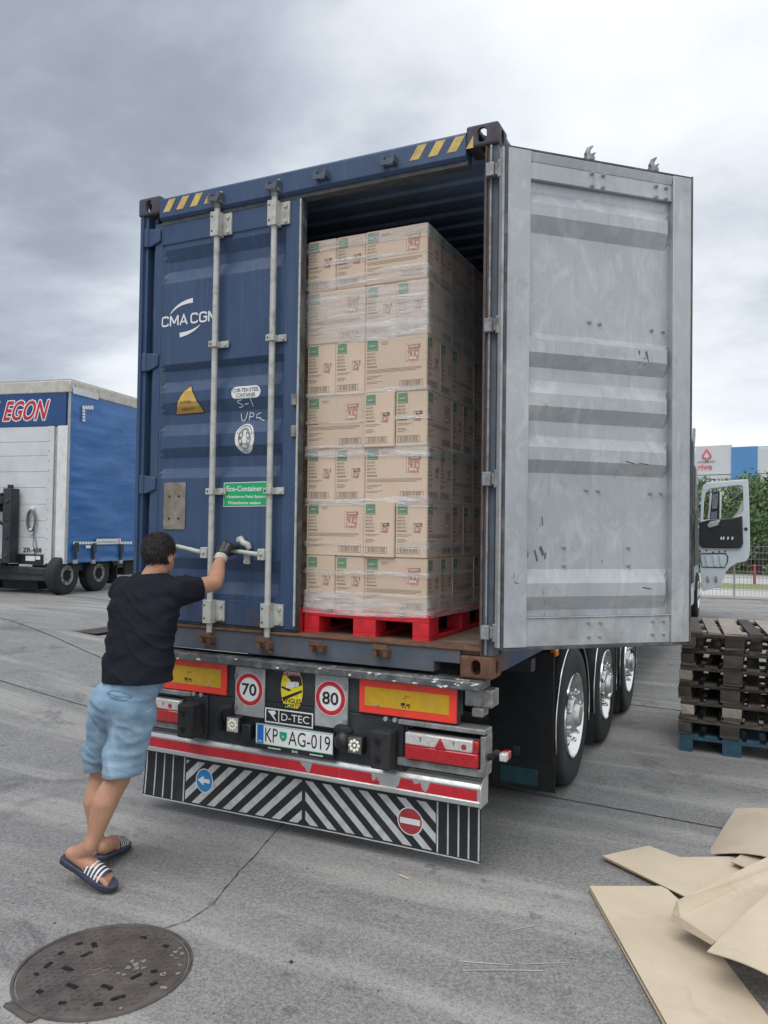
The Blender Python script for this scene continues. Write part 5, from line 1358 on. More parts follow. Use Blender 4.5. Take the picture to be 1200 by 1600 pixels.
g.build('rivets', M['galv'], lt)
# blue curtain: pulled in wrinkles near the rear corner, a fuller skirt below the tape
NU, NZ = 90, 60
g = G(); rows = []
for j in range(NZ+1):
    z = zb+.02+(zrail+.01-zb-.02)*j/NZ; row = []
    for i in range(NU+1):
        u = .03+(LN-.05)*(i/NU)**1.9
        amp = math.exp(-max(0, u-.05)*1.5)
        n = noise.noise(Vector((u*1.0, z*8., 2.)))*.055*amp+noise.noise(Vector((u*.8+z*.9, z*1.6-u*.7, 5.)))*.045+noise.noise(Vector((u*2.5, z*20, 3.)))*.006*amp
        sk = max(0, (zb+.42-z)/.42); n += sk*(.02*math.sin(z*30+u)+.018*noise.noise(Vector((u*3, z*8, 9))))
        ed_ = min(1, (zrail+.01-z)/.25, (u-.02)/.15); row.append(SM(u, z, .012+(max(-.02, n)+.03)*max(.1, ed_)))
    rows.append(row)
for j in range(NZ):
    for i in range(NU): g.face([rows[j][i], rows[j][i+1], rows[j+1][i+1], rows[j+1][i]])
cur = g.build('curtain', M['tarp'], lt, smooth=180)
G_ = G(); sbox(G_, .0, .035, zb, zrail, -.02, .012); G_.build('curtain_pole', M['galv'], lt, bevel=.005)
def spx(px, py): return SU(px, py)
def patch(g, pxa, pya, pxb, pyb, t, mi=0):
    u0, z0 = SU(pxa, pya); u1, z1 = SU(pxb, pyb); sbox(g, u0, u1, min(z0, z1), max(z0, z1), t-.004+.038, t+.038, mi)
tape = [(124+k*4.4+.4, 639.4, 128+k*4.4, 634.6, .036) for k in range(4)]+[(124.4, 640.4+k*4.8, 128.4, 644.6+k*4.8, .036) for k in range(4)]
tape += [(109.4+k*4.5, 850.2, 113.2+k*4.5, 846.2, .042) for k in range(8)]+[(184.5+k*4.5, 850.2, 188.2+k*4.5, 846.2, .042) for k in range(4)]
for q in tape:
    g = G(); patch(g, *q); g.build('reflective_square', M['white_print'], cur)
g = G(); patch(g, 145.5, 850.5, 184, 841.5, .045, 0)
u0, z0_ = SU(147.5, 848.5); u1, z1_ = SU(178, 844.5); put_text(g, 'SCHWARZMÜLLER', u0, u1, z0_, z1_, lambda u, v: SM(u, v, .0845), 1)
u0, z0_ = SU(178.5, 849); u1, z1_ = SU(182.5, 843); put_text(g, '2', u0, u1, z0_, z1_, lambda u, v: SM(u, v, .0845), 2, True)
patch(g, 129, 856.5, 136.5, 852, .045, 0)
g.build('maker_plate', [M['white_print'], M['black_print'], M['red_print']], cur)
for px in (114, 142, 185):
    u, z1_ = SU(px, 853); _, z0_ = SU(px, 879)
    s_ = sbox(G(), u-.035, u+.035, z0_+.05, z1_, .062, .080).build('strap', M['black_plastic'], lt)
    sbox(G(), u-.06, u+.06, z0_+.22, z0_+.42, .0802, .105).build('buckle', M['black_steel'], s_, bevel=.006); sbox(G(), u-.05, u+.05, z0_-.02, z0_+.06, .03, .09).build('strap_hook', M['galv'], s_, bevel=.006)
# underside, bumper, dark mounting frame for the carried forklift
sbox(G(), .1, LN, zb-.16, zb-.002, -.9, -.1).build('chassis_beam', M['black_steel'], lt)
zg = gh(Cb.x)
g = G(); u2 = RU(76, 895)[0]; za, zc_ = RU(40, 907)[1], RU(40, 886)[1]; rbox(g, u2, WD-.1, za, zc_, -.25, .05); 
bmp = g.build('bumper', M['black_steel'], lt, bevel=.02)
g = G(); rbox(g, u2, WD-.1, (za+zc_)/2-.012, (za+zc_)/2+.012, .051, .065); g.build('bumper_rib', M['black_plastic'], bmp)
rbox(G(), RU(68, 875)[0], RU(29, 875)[0], RU(50, 881.5)[1], RU(50, 866)[1], .0, .03).build('lower_panel', M['black_plastic'], lt, bevel=.01)
g = G(); f = lambda u, v: RM(u, v, .034)
ua, za_ = RU(56, 876.5); ub, zb_ = RU(30.5, 868); rbox(g, ua, ub-.18, za_, zb_, .0305, .035); rbox(g, ua-.13, ua-.02, za_+.03, zb_, .0305, .035)
g.build('white_plate', M['white_print'], lt)
g = G(); ua, za_ = RU(65, 863.5); ub, zb_ = RU(36, 855.5); put_text(g, 'ZR-408', ub, ua, za_, zb_, lambda u, v: RM(u, v, .004), 0, True)
g.build('plate_lettering', M['black_print'], lt)
g = G(); u0, u1 = RU(32, 820)[0], RU(20, 820)[0]
rbox(g, u0, u1, RU(26, 879)[1], RU(26, 764)[1], .05, .30); rbox(g, u0+.1, u0+.18, RU(26, 767)[1], RU(26, 758)[1], .1, .2)
rbox(g, u1+.002, u1+2., RU(10, 788)[1], RU(10, 777)[1], .1, .32); rbox(g, u1+.1, u1+.32, RU(10, 800)[1], RU(10, 776)[1], .12, .45); rbox(g, u1+.06, u1+2., RU(10, 776)[1], RU(10, 771)[1], .2, .28)
for k in range(4): rbox(g, u0+.04, u0+.12, RU(26, 870-k*28)[1], RU(26, 866-k*28)[1], .301, .33)
rbox(g, u1+.002, u1+2., RU(10, 882)[1], RU(10, 872)[1], .1, .3)
frm = tag(g.build('lift_frame', M['black_steel'], lt, bevel=.01))
g = G(); g.tube([RM(u1+1.2, RU(10, 818)[1], .2), RM(u1+.6, RU(10, 814)[1], .25), RM(u1+.2, RU(10, 813)[1], .24), RM(u1+.0, RU(10, 822)[1], .2)], .03, 8); g.build('hose', M['rubber'], frm, smooth=180)
# coil of cable hung on the door
cu, cz_ = RU(51.5, 813.5); 
cc = thing('cable_coil', RM(cu, cz_-.25, .02), 'grey cable coil hanging on the white trailer door', 'cable')
g = G()
for k in range(5): g.tube([RM(cu+(.085+.012*(k % 3))*math.cos(a), cz_+(.22+.015*(k % 2))*math.sin(a), .03+.012*k) for a in [2*math.pi*i/28 for i in range(28)]], .012, 6, closed=True)
g.tube([RM(cu-.02, cz_-.22, .03), RM(cu-.10, cz_-.42, .02), RM(cu-.12, cz_-.62, .02), RM(cu-.06, cz_-.70, .02)], .008, 6); g.tube([RM(cu-.06, cz_-.2, .03), RM(cu-.03, cz_-.5, .02), RM(cu-.09, cz_-.72, .02), RM(cu+.1, cz_-.74, .015), RM(cu+.8, cz_-.73, .012)], .006, 6)
g.build('coil', mat('grey_cable', (.16, .16, .16), .6), cc, smooth=180)
rbox(rbox(G(), cu-.05, cu+.05, cz_+.19, cz_+.28, .0, .06), cu-.04, cu+.04, cz_-.28, cz_-.16, .0, .07).build('hook', M['white_paint'], cc, bevel=.01)
# wheels of the left trailer (plain steel rims)
def small_wheel(R_, wd):
    Mx = Matrix(((0, 0, 1, 0), (1, 0, 0, 0), (0, 1, 0, 0), (0, 0, 0, 1)))
    ri = R_*.50
    ty = G().lathe([(ri, 0), (ri*1.06, wd*.02), (R_*.8, 0), (R_*.95, wd*.06), (R_, wd*.14), (R_, wd*.86), (R_*.95, wd*.94), (R_*.8, wd), (ri*1.06, wd*.98), (ri, wd)], Mx, 40).mesh('tyre', M['rubber'], 40)
    g = G().lathe([(ri*1.02, wd*.97), (ri*.94, wd*.99), (ri*.90, wd*.90), (ri*.86, wd*.80), (ri*.62, wd*.86), (ri*.60, wd*.95), (ri*.42, wd*1.0), (.002, wd*1.0)], Mx, 32, mis=[0, 0, 0, 0, 0, 1, 1, 0])
    for k in range(8):
        a = 2*math.pi*k/8; c = Vector((wd*.86, ri*.74*math.cos(a), ri*.74*math.sin(a))); g.cyl(c, c+Vector((.02, 0, 0)), ri*.09, n=8)
        a += math.pi/8; c = Vector((wd*.84, ri*.76*math.cos(a), ri*.76*math.sin(a))); g.cyl(c, c+Vector((.004, 0, 0)), ri*.10, n=10, mi=1)
    return ty, g.mesh('rim', [M['galv'], M['hole']], 40)
ty, ri_ = small_wheel(.40, .26)
ang = math.atan2(e_l.y, e_l.x)-math.pi/2
for px in (108.5, 158):
    u = SU(px, 900)[0]
    for side_, t in ((1, -.05), (-1, -WD+.3)):
        p = SM(u, 0, t-(.26 if side_ > 0 else 0)); p.z = gh(p.x)+.40
        w_ = link('wheel', ty, lt, loc=p-lt.location, rot=(0, 0, ang+(0 if side_ > 0 else math.pi))); link('rim', ri_, w_)
    p = SM(u, gh(Cb.x)+.4, -.4); q_ = SM(u, gh(Cb.x)+.4, -WD+.5); G().cyl(p, q_, .06, n=10).build('axle', M['black_steel'], lt)
    g = G()
    for k in range(9):
        a = math.pi*(k/9); b = math.pi*((k+1)/9); P = lambda a, t: SM(u+.50*math.cos(a), gh(Cb.x)+.40+.47*math.sin(a), t)
        g.face([P(a, -.02), P(b, -.02), P(b, -.36), P(a, -.36)])
    if px > 120: g.build('mudguard', M['black_plastic'], lt, smooth=180)
g = G(); u = SU(183, 890)[0]; sbox(g, u+.05, u+.09, zg+.12, zb-.1, -.40, -.05); sbox(g, u+.4, u+5.5, zg+.3, zb-.02, -.3, -.08); g.build('mud_flap', M['rubber'], lt)
g = G(); rbox(g, 1.0, 1.9, zg+.05, zb-.15, -1.0, -.4); g.build('rear_underbody', M['black_steel'], lt)

# ================================================================ TRUCK IN FRONT OF THE CONTAINER
trk = thing('truck', (0, 14.5, 0), 'pale blue truck cab ahead of the container with its door wide open', 'truck')
def KX(px, py, Y=13.8): p = on(px, py, 1, Y); return p.x, p.z
z6 = lambda zx, zy, Y=13.8: KX(1040+zx/5, 640+zy/5, Y)
prof = [(12.95, 1.0), (12.95, 3.2), (13.3, 3.55), (14.2, 3.7), (14.9, 3.35), (15.15, 2.3), (15.2, 1.0), (15.15, .5), (14.9, .45), (12.95, .75)]
for sx in (-1, 1):
    q = [(13.75, 1.1), (13.75, 2.95), (14.85, 2.9), (14.95, 1.9), (14.95, 1.1)]
g = G().prism(prof, lambda u, v, t: Vector((t, u, v)), -1.2, 1.2); g.build('cab', M['cab'], trk, bevel=.06)
G().box(1.2005, 1.215, 13.82, 14.85, 1.15, 2.9).build('doorway', M['black_plastic'], trk)
g = G().prism([(15.12, 2.05), (14.97, 3.05)], lambda u, v, t: Vector((t, u, v)), -1.1, 1.1) if False else G().box(-1.1, 1.1, 15.13, 15.17, 1.9, 2.9); g.build('windscreen', M['glass'], trk)
G().box(1.14, 1.262, 12.45, 12.948, .85, 3.65).box(-1.235, -1.14, 12.45, 12.948, .95, 3.55).build('side_deflector', M['black_plastic'], trk, bevel=.02)
g = G().tube([(1.24, 12.6, 3.3), (1.27, 12.62, 3.75), (1.25, 12.9, 3.92), (1.22, 13.4, 3.95)], .03, 8).tube([(1.26, 12.7, 2.2), (1.30, 12.7, 2.3), (1.30, 12.7, 3.1), (1.26, 12.7, 3.2)], .022, 8); g.build('grab_rail', M['steel_grey'], trk, smooth=180)
g = G().box(1.16, 1.24, 11.5, 12.4, .42, .95).box(1.16, 1.245, 12.42, 13.2, .40, .80); g.build('side_skirt', M['cab'], trk, bevel=.03)
G().box(1.241, 1.262, 11.3, 11.36, .30, 1.9).box(1.241, 1.262, 11.3, 12.2, .28, .34).build('step_frame', M['black_steel'], trk)
for y in (10.9, 14.55):
    for sx in (1, -1):
        wh = link('wheel', tyre_m, trk, loc=Vector((sx*.86, y, .497))-trk.location, rot=(0, 0, 0 if sx > 0 else math.pi)); link('rim', rim_m, wh); link('hub', hub_m, wh)
G().box(-.45, .45, 9.5, 14.8, .55, .85).build('chassis_frame', M['black_steel'], trk)
# the open door, hinged at its front edge and seen from inside
g = G(); Y = 13.8
outer = [z6(*q) for q in ((268, 870), (280, 640), (292, 592), (322, 568), (600, 546), (645, 545), (652, 700), (656, 860), (660, 1090), (652, 1150), (630, 1185), (560, 1200), (500, 1235), (470, 1270), (445, 1340), (436, 1378), (290, 1420), (278, 1330), (266, 1200), (262, 1000))]
win = [z6(*q) for q in ((292, 862), (300, 700), (318, 640), (350, 618), (560, 592), (598, 596), (604, 640), (606, 790), (590, 822), (520, 848))]
bm = bmesh.new()
def edges_of(pts):
    vs = [bm.verts.new((x, Y, z)) for x, z in pts]; return [bm.edges.new((vs[i], vs[(i+1) % len(vs)])) for i in range(len(vs))]
ed = edges_of(outer)+edges_of(win); bmesh.ops.triangle_fill(bm, use_beauty=True, use_dissolve=False, edges=ed)
inside = [f for f in bm.faces]
r_ = bmesh.ops.extrude_face_region(bm, geom=bm.faces[:]); bmesh.ops.translate(bm, vec=(0, .09, 0), verts=[v for v in r_['geom'] if isinstance(v, bmesh.types.BMVert)])
for v in bm.verts: v.co -= trk.location
bmesh.ops.recalc_face_normals(bm, faces=bm.faces); me = bpy.data.meshes.new('door'); bm.to_mesh(me); bm.free(); me.materials.append(M['cab'])
dr = link('door', me, trk); bv = dr.modifiers.new('b', 'BEVEL'); bv.width = .015; bv.segments = 2; bv.limit_method = 'ANGLE'
xz = lambda u, v, t: Vector((u, t, v))
G().prism([z6(*q) for q in ((262, 885), (330, 862), (430, 855), (520, 848), (600, 828), (606, 1050), (590, 1078), (560, 1084), (285, 1080), (266, 1060))], xz, 13.74, 13.799).build('door_lining', M['black_plastic'], dr, bevel=.02)
G().prism([z6(*q) for q in ((325, 905), (350, 875), (430, 862), (410, 905), (345, 925))], xz, 13.70, 13.738).build('door_handle', M['galv'], dr, bevel=.01)
g = G()
for zx in (428, 446, 480, 514): g.prism([z6(zx, 1015), z6(zx+12, 1015), z6(zx+16, 995), z6(zx+6, 992)], xz, 13.735, 13.739)
g.build('switches', M['white_print'], dr)
ro = [z6(*q) for q in ((272, 1126), (470, 1124), (486, 1150), (484, 1185), (462, 1234), (285, 1230), (276, 1190))]
g = G(); g.tube([Vector((x, 13.797, z)) for x, z in ro], .012, 6, closed=True); g.build('step_seal', M['black_plastic'], dr)
g = G()
for zx in (322, 380, 430): g.prism([z6(zx, 1225), z6(zx+14, 1225), z6(zx+18, 1140), z6(zx-12, 1140)], xz, 13.77, 13.799)
for zx in (330, 395): g.prism([z6(zx-10, 1345), z6(zx+12, 1345), z6(zx+6, 1300), z6(zx-6, 1300)], xz, 13.76, 13.799, 1)
g.build('pressed_rib', [M['cab'], M['steel_grey']], dr, bevel=.008)
g = G()
for zx, zy in ((270, 1108), (320, 1100), (372, 1115), (420, 1110), (465, 1106)): p = z6(zx, zy); g.cyl(Vector((p[0], 13.80, p[1])), Vector((p[0], 13.79, p[1])), .018, n=8)
p = z6(628, 932); g.cyl(Vector((p[0], 13.80, p[1])), Vector((p[0], 13.785, p[1])), .035, n=8); g.build('screws', M['black_plastic'], dr)
g = G(); g.prism([z6(*q) for q in ((606, 600), (560, 594), (604, 640))], xz, 13.83, 13.84); g.prism([z6(*q) for q in ((606, 792), (606, 700), (560, 800), (520, 846), (590, 822))], xz, 13.83, 13.84); g.build('window_corner', M['galv'], dr)
# mirrors on the far side of the door
g = G(); g.prism([z6(*q, 14.4) for q in ((352, 640), (430, 632), (425, 860), (330, 860))], xz, 14.35, 14.50); mr = g.build('mirror', M['black_plastic'], trk, bevel=.03)
g = G(); g.prism([z6(*q, 14.34) for q in ((366, 660), (412, 655), (404, 770), (360, 778))], xz, 14.335, 14.349); g.prism([z6(*q, 14.34) for q in ((356, 800), (404, 795), (400, 850), (350, 852))], xz, 14.335, 14.349); g.build('mirror_glass', M['chrome'], mr)
g = G(); g.tube([Vector((z6(355, 650, 14.33)[0], 14.33, z6(355, 650, 14.33)[1])), Vector((z6(335, 860, 14.33)[0], 14.33, z6(335, 860, 14.33)[1]))], .02, 8); g.tube([Vector((z6(430, 640, 14.33)[0], 14.33, z6(430, 640, 14.33)[1])), Vector((z6(425, 850, 14.33)[0], 14.33, z6(425, 850, 14.33)[1]))], .02, 8); g.build('mirror_arm', M['white_paint'], mr)

# ================================================================ BACKGROUND AT THE RIGHT
fd = Vector((1.0, .136, 0)).normalized(); f0_ = Vector((-6, 19.42, 0))
def band_(name, d0, d1, z, m, kind, x0=-30, x1=70):
    n_ = Vector((-fd.y, fd.x, 0)); o = Vector((1.344, 20.417, 0)); g = G()
    g.face([o+fd*x0+n_*d0+Vector((0, 0, z)), o+fd*x1+n_*d0+Vector((0, 0, z)), o+fd*x1+n_*d1+Vector((0, 0, z)), o+fd*x0+n_*d1+Vector((0, 0, z))]); return tag(g.build(name, m), kind=kind)
band_('kerb_path', .25, 4.5, .008, M['path'], 'structure'); band_('grass', 4.5, 7.2, .012, M['grass'], 'stuff'); band_('path', 7.2, 15.5, .010, M['path'], 'structure'); band_('grass', 15.5, 31, .014, M['grass'], 'stuff'); band_('road', 31, 46, .016, M['path'], 'structure'); band_('grass', 46, 140, .018, M['grass'], 'stuff')
# wire mesh fence on a low kerb
fen = thing('wire_fence', (3, 20.6, 0), 'thin grey wire mesh fence along the far edge of the yard', 'fence')
o = Vector((1.344, 20.417, 0))
FH = 1.52
for k in range(-2, 4):
    p = o+fd*(k*2.5+.45); G().box(p.x-.02, p.x+.02, p.y-.02, p.y+.02, 0, FH+.03).build('fence_post', M['steel_grey'], fen)
for k in range(-2, 3):
    a = o+fd*(k*2.5+.49); b = o+fd*(k*2.5+2.91); g = G(); L = (b-a).length
    for i in range(int(L/.10)+1): p = a+fd*(i*.10); g.bar(p+Vector((0, 0, .06)), p+Vector((0, 0, FH)), .008, .008, up=(0, 1, 0))
    for i in range(9): z = .08+i*(FH-.1)/8; g.bar(a+Vector((0, -.006, z)), b+Vector((0, -.006, z)), .008, .012)
    tag(g.build('mesh_panel', M['steel_grey'], fen))
g = G(); g.bar(o-fd*8+Vector((0, .05, .05)), o+fd*40+Vector((0, .05, .05)), .14, .10); g.build('kerb', M['path'], fen, bevel=.02)
for k, (px, yb_, yt, dp, lab) in enumerate(((1179, 915, 885, 28.8, 'thin red marker post, nearer and taller of the two beyond the fence'), (1166, 896, 880, 38, 'thin red marker post standing farther back on the grass'))):
    p = at(px, yb_, dp); h_ = (yb_-yt)*dp/FPX; g = G().cyl((p.x, p.y, 0), (p.x, p.y, h_), .05, n=10); g.sphere((p.x, p.y, h_), (.05, .05, .03), 0, 10, 6)
    tag(g.build('marker_post', M['red_dull'], smooth=40), lab, 'post', 'red posts beyond the fence')
# the hall with its sign
DB = 78.
b0 = at(1060, 830, DB); bdir = (at(1300, 830, DB*.90)-b0); bdir.z = 0; bdir.normalize(); bn = Vector((bdir.y, -bdir.x, 0))
def BU(px, py): p = onplane(px, py, b0, bn); return (p-b0).dot(bdir), p.z
def BM(u, z, t=0.): return Vector((b0.x, b0.y, 0))+bdir*u+bn*t+Vector((0, 0, z))
bl = thing('hall', BM(10, 0), 'pale grey hall with a blue wall bay and a red casino sign', 'building')
def bbox(u0, u1, z0, z1, t0, t1, mi=0, g=None):
    g = g or G(); vs = [BM(u, z, t) for z in (z0, z1) for t in (t0, t1) for u in (u0, u1)]
    return g.add(vs, [(0, 2, 3, 1), (4, 5, 7, 6), (0, 1, 5, 4), (2, 6, 7, 3), (0, 4, 6, 2), (1, 3, 7, 5)], mi)
ztb = BU(1110, 696.5)[1]; zl = BU(1110, 742)[1]; ua, ub = BU(1143, 720)[0], BU(1183, 720)[0]
bbox(-40, ua-.02, zl+.03, ztb, -.4, 0).build('wall', M['facade'], bl); bbox(ua, ub, 0, ztb-.25, -.4, .12).build('blue_bay', M['facade_blue'], bl); bbox(ub+.02, 60, zl+.03, ztb-.5, -.4, 0).build('wall', M['facade'], bl)
for i in range(6):
    z = zl-.03-i*.42
    for u0, u1 in ((-40, ua-.02), (ub+.02, 60)): bbox(u0, u1, z-.38, z, -.4, -.05 if i < 3 else -.08).build('cladding_strip', M['facade'], bl)
bbox(-40, 60, 0, zl-2.5, -.4, -.06).build('lower_wall', M['facade'], bl)
bbox(-40, 60, 0, ztb-.3, -30, -.41).build('hall_body', M['facade'], bl); bbox(-40, 60.2, ztb-.29, ztb-.24, -30, -.42).build('roof', M['galv'], bl)
for u in (-20, -14, ua-8, ub+4, ub+10): bbox(u, u+.06, zl+.05, ztb-.6, .001, .02).build('cladding_joint', M['galv'], bl)
sg = thing('casino_sign', BM(*BU(1104, 745), .05), 'red spade sign with casino lettering on the grey hall wall', 'sign')
g = G(); uc, zc_ = BU(1104.5, 711); sx = BU(1112, 711)[0]-uc; hz = BU(1104, 701)[1]-zc_
def spade(s_):
    pts = [(0, 1.0)]
    for a in range(0, 11): t = math.radians(60-a*24); pts.append((.52+.48*math.cos(t), -.18+.40*math.sin(t)))
    pts += [(.10, -.42), (.30, -.95), (-.30, -.95), (-.10, -.42)]
    pts += [(-x, y) for x, y in pts[11:0:-1]]
    return [(x*s_, y*s_) for x, y in pts]
g.prism([(uc+x*sx, zc_+y*hz) for x, y in spade(1.)], lambda u, v, t: BM(u, v, t), .02, .10, 0)
g.prism([(uc+x*sx*1.0, zc_-.12*hz+y*hz) for x, y in spade(.55)], lambda u, v, t: BM(u, v, t), .101, .12, 1)
sp_ = g.build('spade', [M['sign_red'], M['facade']], sg)
g = G(); u0, z0_ = BU(1090, 723.5); u1, z1_ = BU(1118, 719.5); put_text(g, 'CASINO', u0, u1, z0_, z1_, lambda u, v: BM(u, v, .06), 0, True)
u0, z0_ = BU(1079.5, 734.5); u1, z1_ = BU(1113, 724.5); put_text(g, 'Drive', u0, u1, z0_, z1_, lambda u, v: BM(u, v, .06), 1, True)
g.build('sign_lettering', [M['ink'], M['sign_red']], sg)

# trees behind the fence
def tree(px, dep, h, r, label, m, n=2600, seed=0, low=.25, ls=.12):
    R_ = random.Random(seed); p = at(px, 840, dep); base_ = Vector((p.x, p.y, 0))
    root = thing('tree', base_, label, 'tree', 'trees beyond the fence')
    g = G(); g.tube([base_, base_+Vector((.05, 0, h*.3)), base_+Vector((-.04, .05, h*.55)), base_+Vector((.03, 0, h*.9))], [r*.075, r*.06, r*.045, .012], 8)
    tips = []
    for k in range(16):
        a = R_.uniform(0, 6.3); z = h*R_.uniform(low, .8); q = base_+Vector((r*R_.uniform(.5, .85)*math.cos(a), r*R_.uniform(.5, .85)*math.sin(a), z+h*R_.uniform(.08, .2)))
        g.tube([base_+Vector((0, 0, z)), (base_+Vector((0, 0, z))).lerp(q, .55)+Vector((0, 0, .1)), q], [r*.03, r*.018, .008], 5); tips.append(q)
    g.build('trunk', M['bark'], root, smooth=60)
    cl = []
    for k in range(46):
        a = R_.uniform(0, 6.3); t = R_.uniform(0, 1); z = h*(low+(1-low)*t); rr = r*math.sqrt(R_.random())*(math.sin(math.pi*min(.98, .22+t*.74))**.7)
        cl.append((base_+Vector((rr*math.cos(a), rr*math.sin(a), z)), r*R_.uniform(.16, .34)))
    cl += [(q, r*.28) for q in tips]
    g = G()
    for k in range(n):
        c, s_ = R_.choice(cl); d = Vector((R_.gauss(0, 1), R_.gauss(0, 1), R_.gauss(0, .8))).normalized()*s_*R_.random()**.4; q = c+d
        ax = Vector((R_.uniform(-1, 1), R_.uniform(-1, 1), R_.uniform(-.4, 1))).normalized(); bx = ax.orthogonal().normalized(); by = ax.cross(bx); L = ls*R_.uniform(.6, 1.3)
        g.face([q-bx*L, q+by*L*.55, q+bx*L, q-by*L*.55])
    g.build('crown', m, root)
    return root
tree(1185, 36, 4.4, 2.1, 'dense dark green tree at the right edge beyond the fence', M['leaf'], 5200, 1, .02, .10)
tree(1122, 40, 3.5, 1.7, 'green tree seen through the window of the open cab door', M['leaf'], 4600, 2, .05, .10)
tree(1143, 46, 5.0, 1.7, 'light green loose tree in front of the sign wall', M['leaf_pale'], 1500, 3, .40, .10)
tree(1166, 48, 5.3, 1.2, 'pale airy tree in front of the blue wall bay', M['leaf_pale'], 800, 4, .45, .10)
tree(1088, 38, 4.4, 1.8, 'green tree beside the truck cab, left of its open door', M['leaf_pale'], 3400, 5, .05, .10)
tree(1225, 40, 4.8, 2.4, 'dark green tree cut by the right edge of the picture', M['leaf'], 5000, 6, .03, .11)
tree(1155, 42, 3.4, 2.2, 'low bushy tree between the taller ones beyond the fence', M['leaf'], 4600, 7, .0, .10)
tag(bpy.data.objects['ground']); 

# ================================================================ THE MAN AT THE DOOR
from mathutils.bvhtree import BVHTree
P = lambda px, py, Y: on(px, py, 1, Y)
def remesh(g, vox, smooth_it=6, fac=.5):
    me = g.mesh('t', M['skin']); o = bpy.data.objects.new('t', me); C.objects.link(o)
    md = o.modifiers.new('r', 'REMESH'); md.mode = 'VOXEL'; md.voxel_size = vox; md.use_smooth_shade = True
    if smooth_it: s_ = o.modifiers.new('s', 'SMOOTH'); s_.iterations = smooth_it; s_.factor = fac
    dg = bpy.context.evaluated_depsgraph_get(); dg.update(); m2 = bpy.data.meshes.new_from_object(o.evaluated_get(dg))
    bpy.data.objects.remove(o); bpy.data.meshes.remove(me); m2.materials.clear()
    return m2
def limb(g, pts, rs):
    pts = [Vector(p) for p in pts]
    for p, r in zip(pts, rs): g.sphere(p, r, 0, 16, 10)
    for (a, ra), (b, rb) in zip(zip(pts[:-1], rs[:-1]), zip(pts[1:], rs[1:])): g.cyl(a, b, ra, rb, 16)
def loft(g, rings, n=28, pw=2.2):
    """rings: centre, right vector, forward vector (already scaled)"""
    k = len(g.v); vs = []
    for c, rv, fv in rings:
        for i in range(n):
            t = 2*math.pi*i/n; ct, st = math.cos(t), math.sin(t)
            vs.append(c+rv*(abs(ct)**(2/pw)*(1 if ct > 0 else -1))+fv*(abs(st)**(2/pw)*(1 if st > 0 else -1)))
    m = len(rings); fs = [(j*n+i, j*n+(i+1) % n, (j+1)*n+(i+1) % n, (j+1)*n+i) for j in range(m-1) for i in range(n)]
    fs += [tuple(range(n))[::-1], tuple(range((m-1)*n, m*n))]
    g.add(vs, fs)
man = thing('person', Vector((-.60, -.75, 0)), 'person in black t-shirt, light denim shorts and striped slippers pulling the door handle', 'person')
def finish(me, name, m, parent=man, disp=None):
    if disp:
        nn = [v.normal.copy() for v in me.vertices]
        for v, n_ in zip(me.vertices, nn): v.co = v.co+n_*disp(v.co, n_)
    for v in me.vertices: v.co -= man.location
    me.materials.append(m); me.polygons.foreach_set('use_smooth', [True]*len(me.polygons)); me.name = name; me.update()
    return link(name, me, parent)
def cut(me, co, no, region=None):
    """keeps the side against the normal; region limits the cut to nearby faces"""
    bm = bmesh.new(); bm.from_mesh(me)
    fs = [f for f in bm.faces if region is None or region(f.calc_center_median())]
    geom = list({e for f in fs for e in f.edges})+list({v for f in fs for v in f.verts})+fs
    bmesh.ops.bisect_plane(bm, geom=geom, plane_co=co, plane_no=no)
    dead = [f for f in bm.faces if (region is None or region(f.calc_center_median())) and (f.calc_center_median()-co).dot(no) > 1e-5]
    bmesh.ops.delete(bm, geom=dead, context='FACES'); bm.to_mesh(me); bm.free(); me.update()
# landmarks
hip = P(194, 1092, -.77); hemC = P(214, 1056, -.745); waist = P(218, 1020, -.725); midC = P(221, 985, -.70); chest = P(226, 950, -.675); upper = P(230, 925, -.65); yoke = P(234, 907, -.63); neckb = P(238, 897, -.615)
sr = Vector((.975, .22, 0)).normalized(); sf = Vector((-.22, .975, 0)).normalized()
hr = Vector((1, .03, 0)).normalized(); hf = Vector((-.03, 1, 0)).normalized()
headC = P(250, 868, -.575)
Rs = Vector((-.345, -.605, 1.463)); Re = Vector((-.262, -.365, 1.512)); Rw = Vector((-.392, -.150, 1.628))
Ls = Vector((-.650, -.640, 1.470)); Le = Vector((-.700, -.400, 1.36)); Lw = Vector((-.775, -.165, 1.425))
Rh, Lh = P(209, 1098, -.77), P(176, 1095, -.75)
Rk, Ra = P(185, 1216, -.815), P(141, 1322, -.925)
Lk, La = P(158, 1212, -.66), P(150, 1318, -.72)
# body: head, neck, arms, legs, feet in one surface
g = G()
fwd = Vector((-.10, .97, -.10)).normalized(); rgt = Vector((.97, .12, 0)).normalized(); upv = rgt.cross(fwd).normalized()
HM = Matrix((rgt, fwd, upv)).transposed()
hp = lambda x, y, z: headC+HM @ Vector((x, y, z))
g.sphere(hp(0, -.012, .022), (.073, .092, .088), 0, 24, 16, HM); g.sphere(hp(0, .030, -.035), (.058, .062, .075), 0, 20, 14, HM); g.sphere(hp(0, .062, -.085), (.030, .030, .022), 0, 12, 8, HM)
limb(g, [hp(0, .085, .02), hp(0, .102, -.020)], [.011, .016]); limb(g, [hp(-.022, .086, -.058), hp(.022, .086, -.058)], [.009, .009]); limb(g, [hp(-.035, .078, .028), hp(.035, .078, .028)], [.012, .012])
for sx in (-1, 1): g.sphere(hp(sx*.076, -.012, -.012), (.011, .020, .032), 0, 12, 10, HM); g.sphere(hp(sx*.033, .066, .002), (.016, .012, .012), 0, 10, 8, HM)
limb(g, [neckb-Vector((0, 0, .02)), hp(0, -.018, -.075)], [.062, .056])
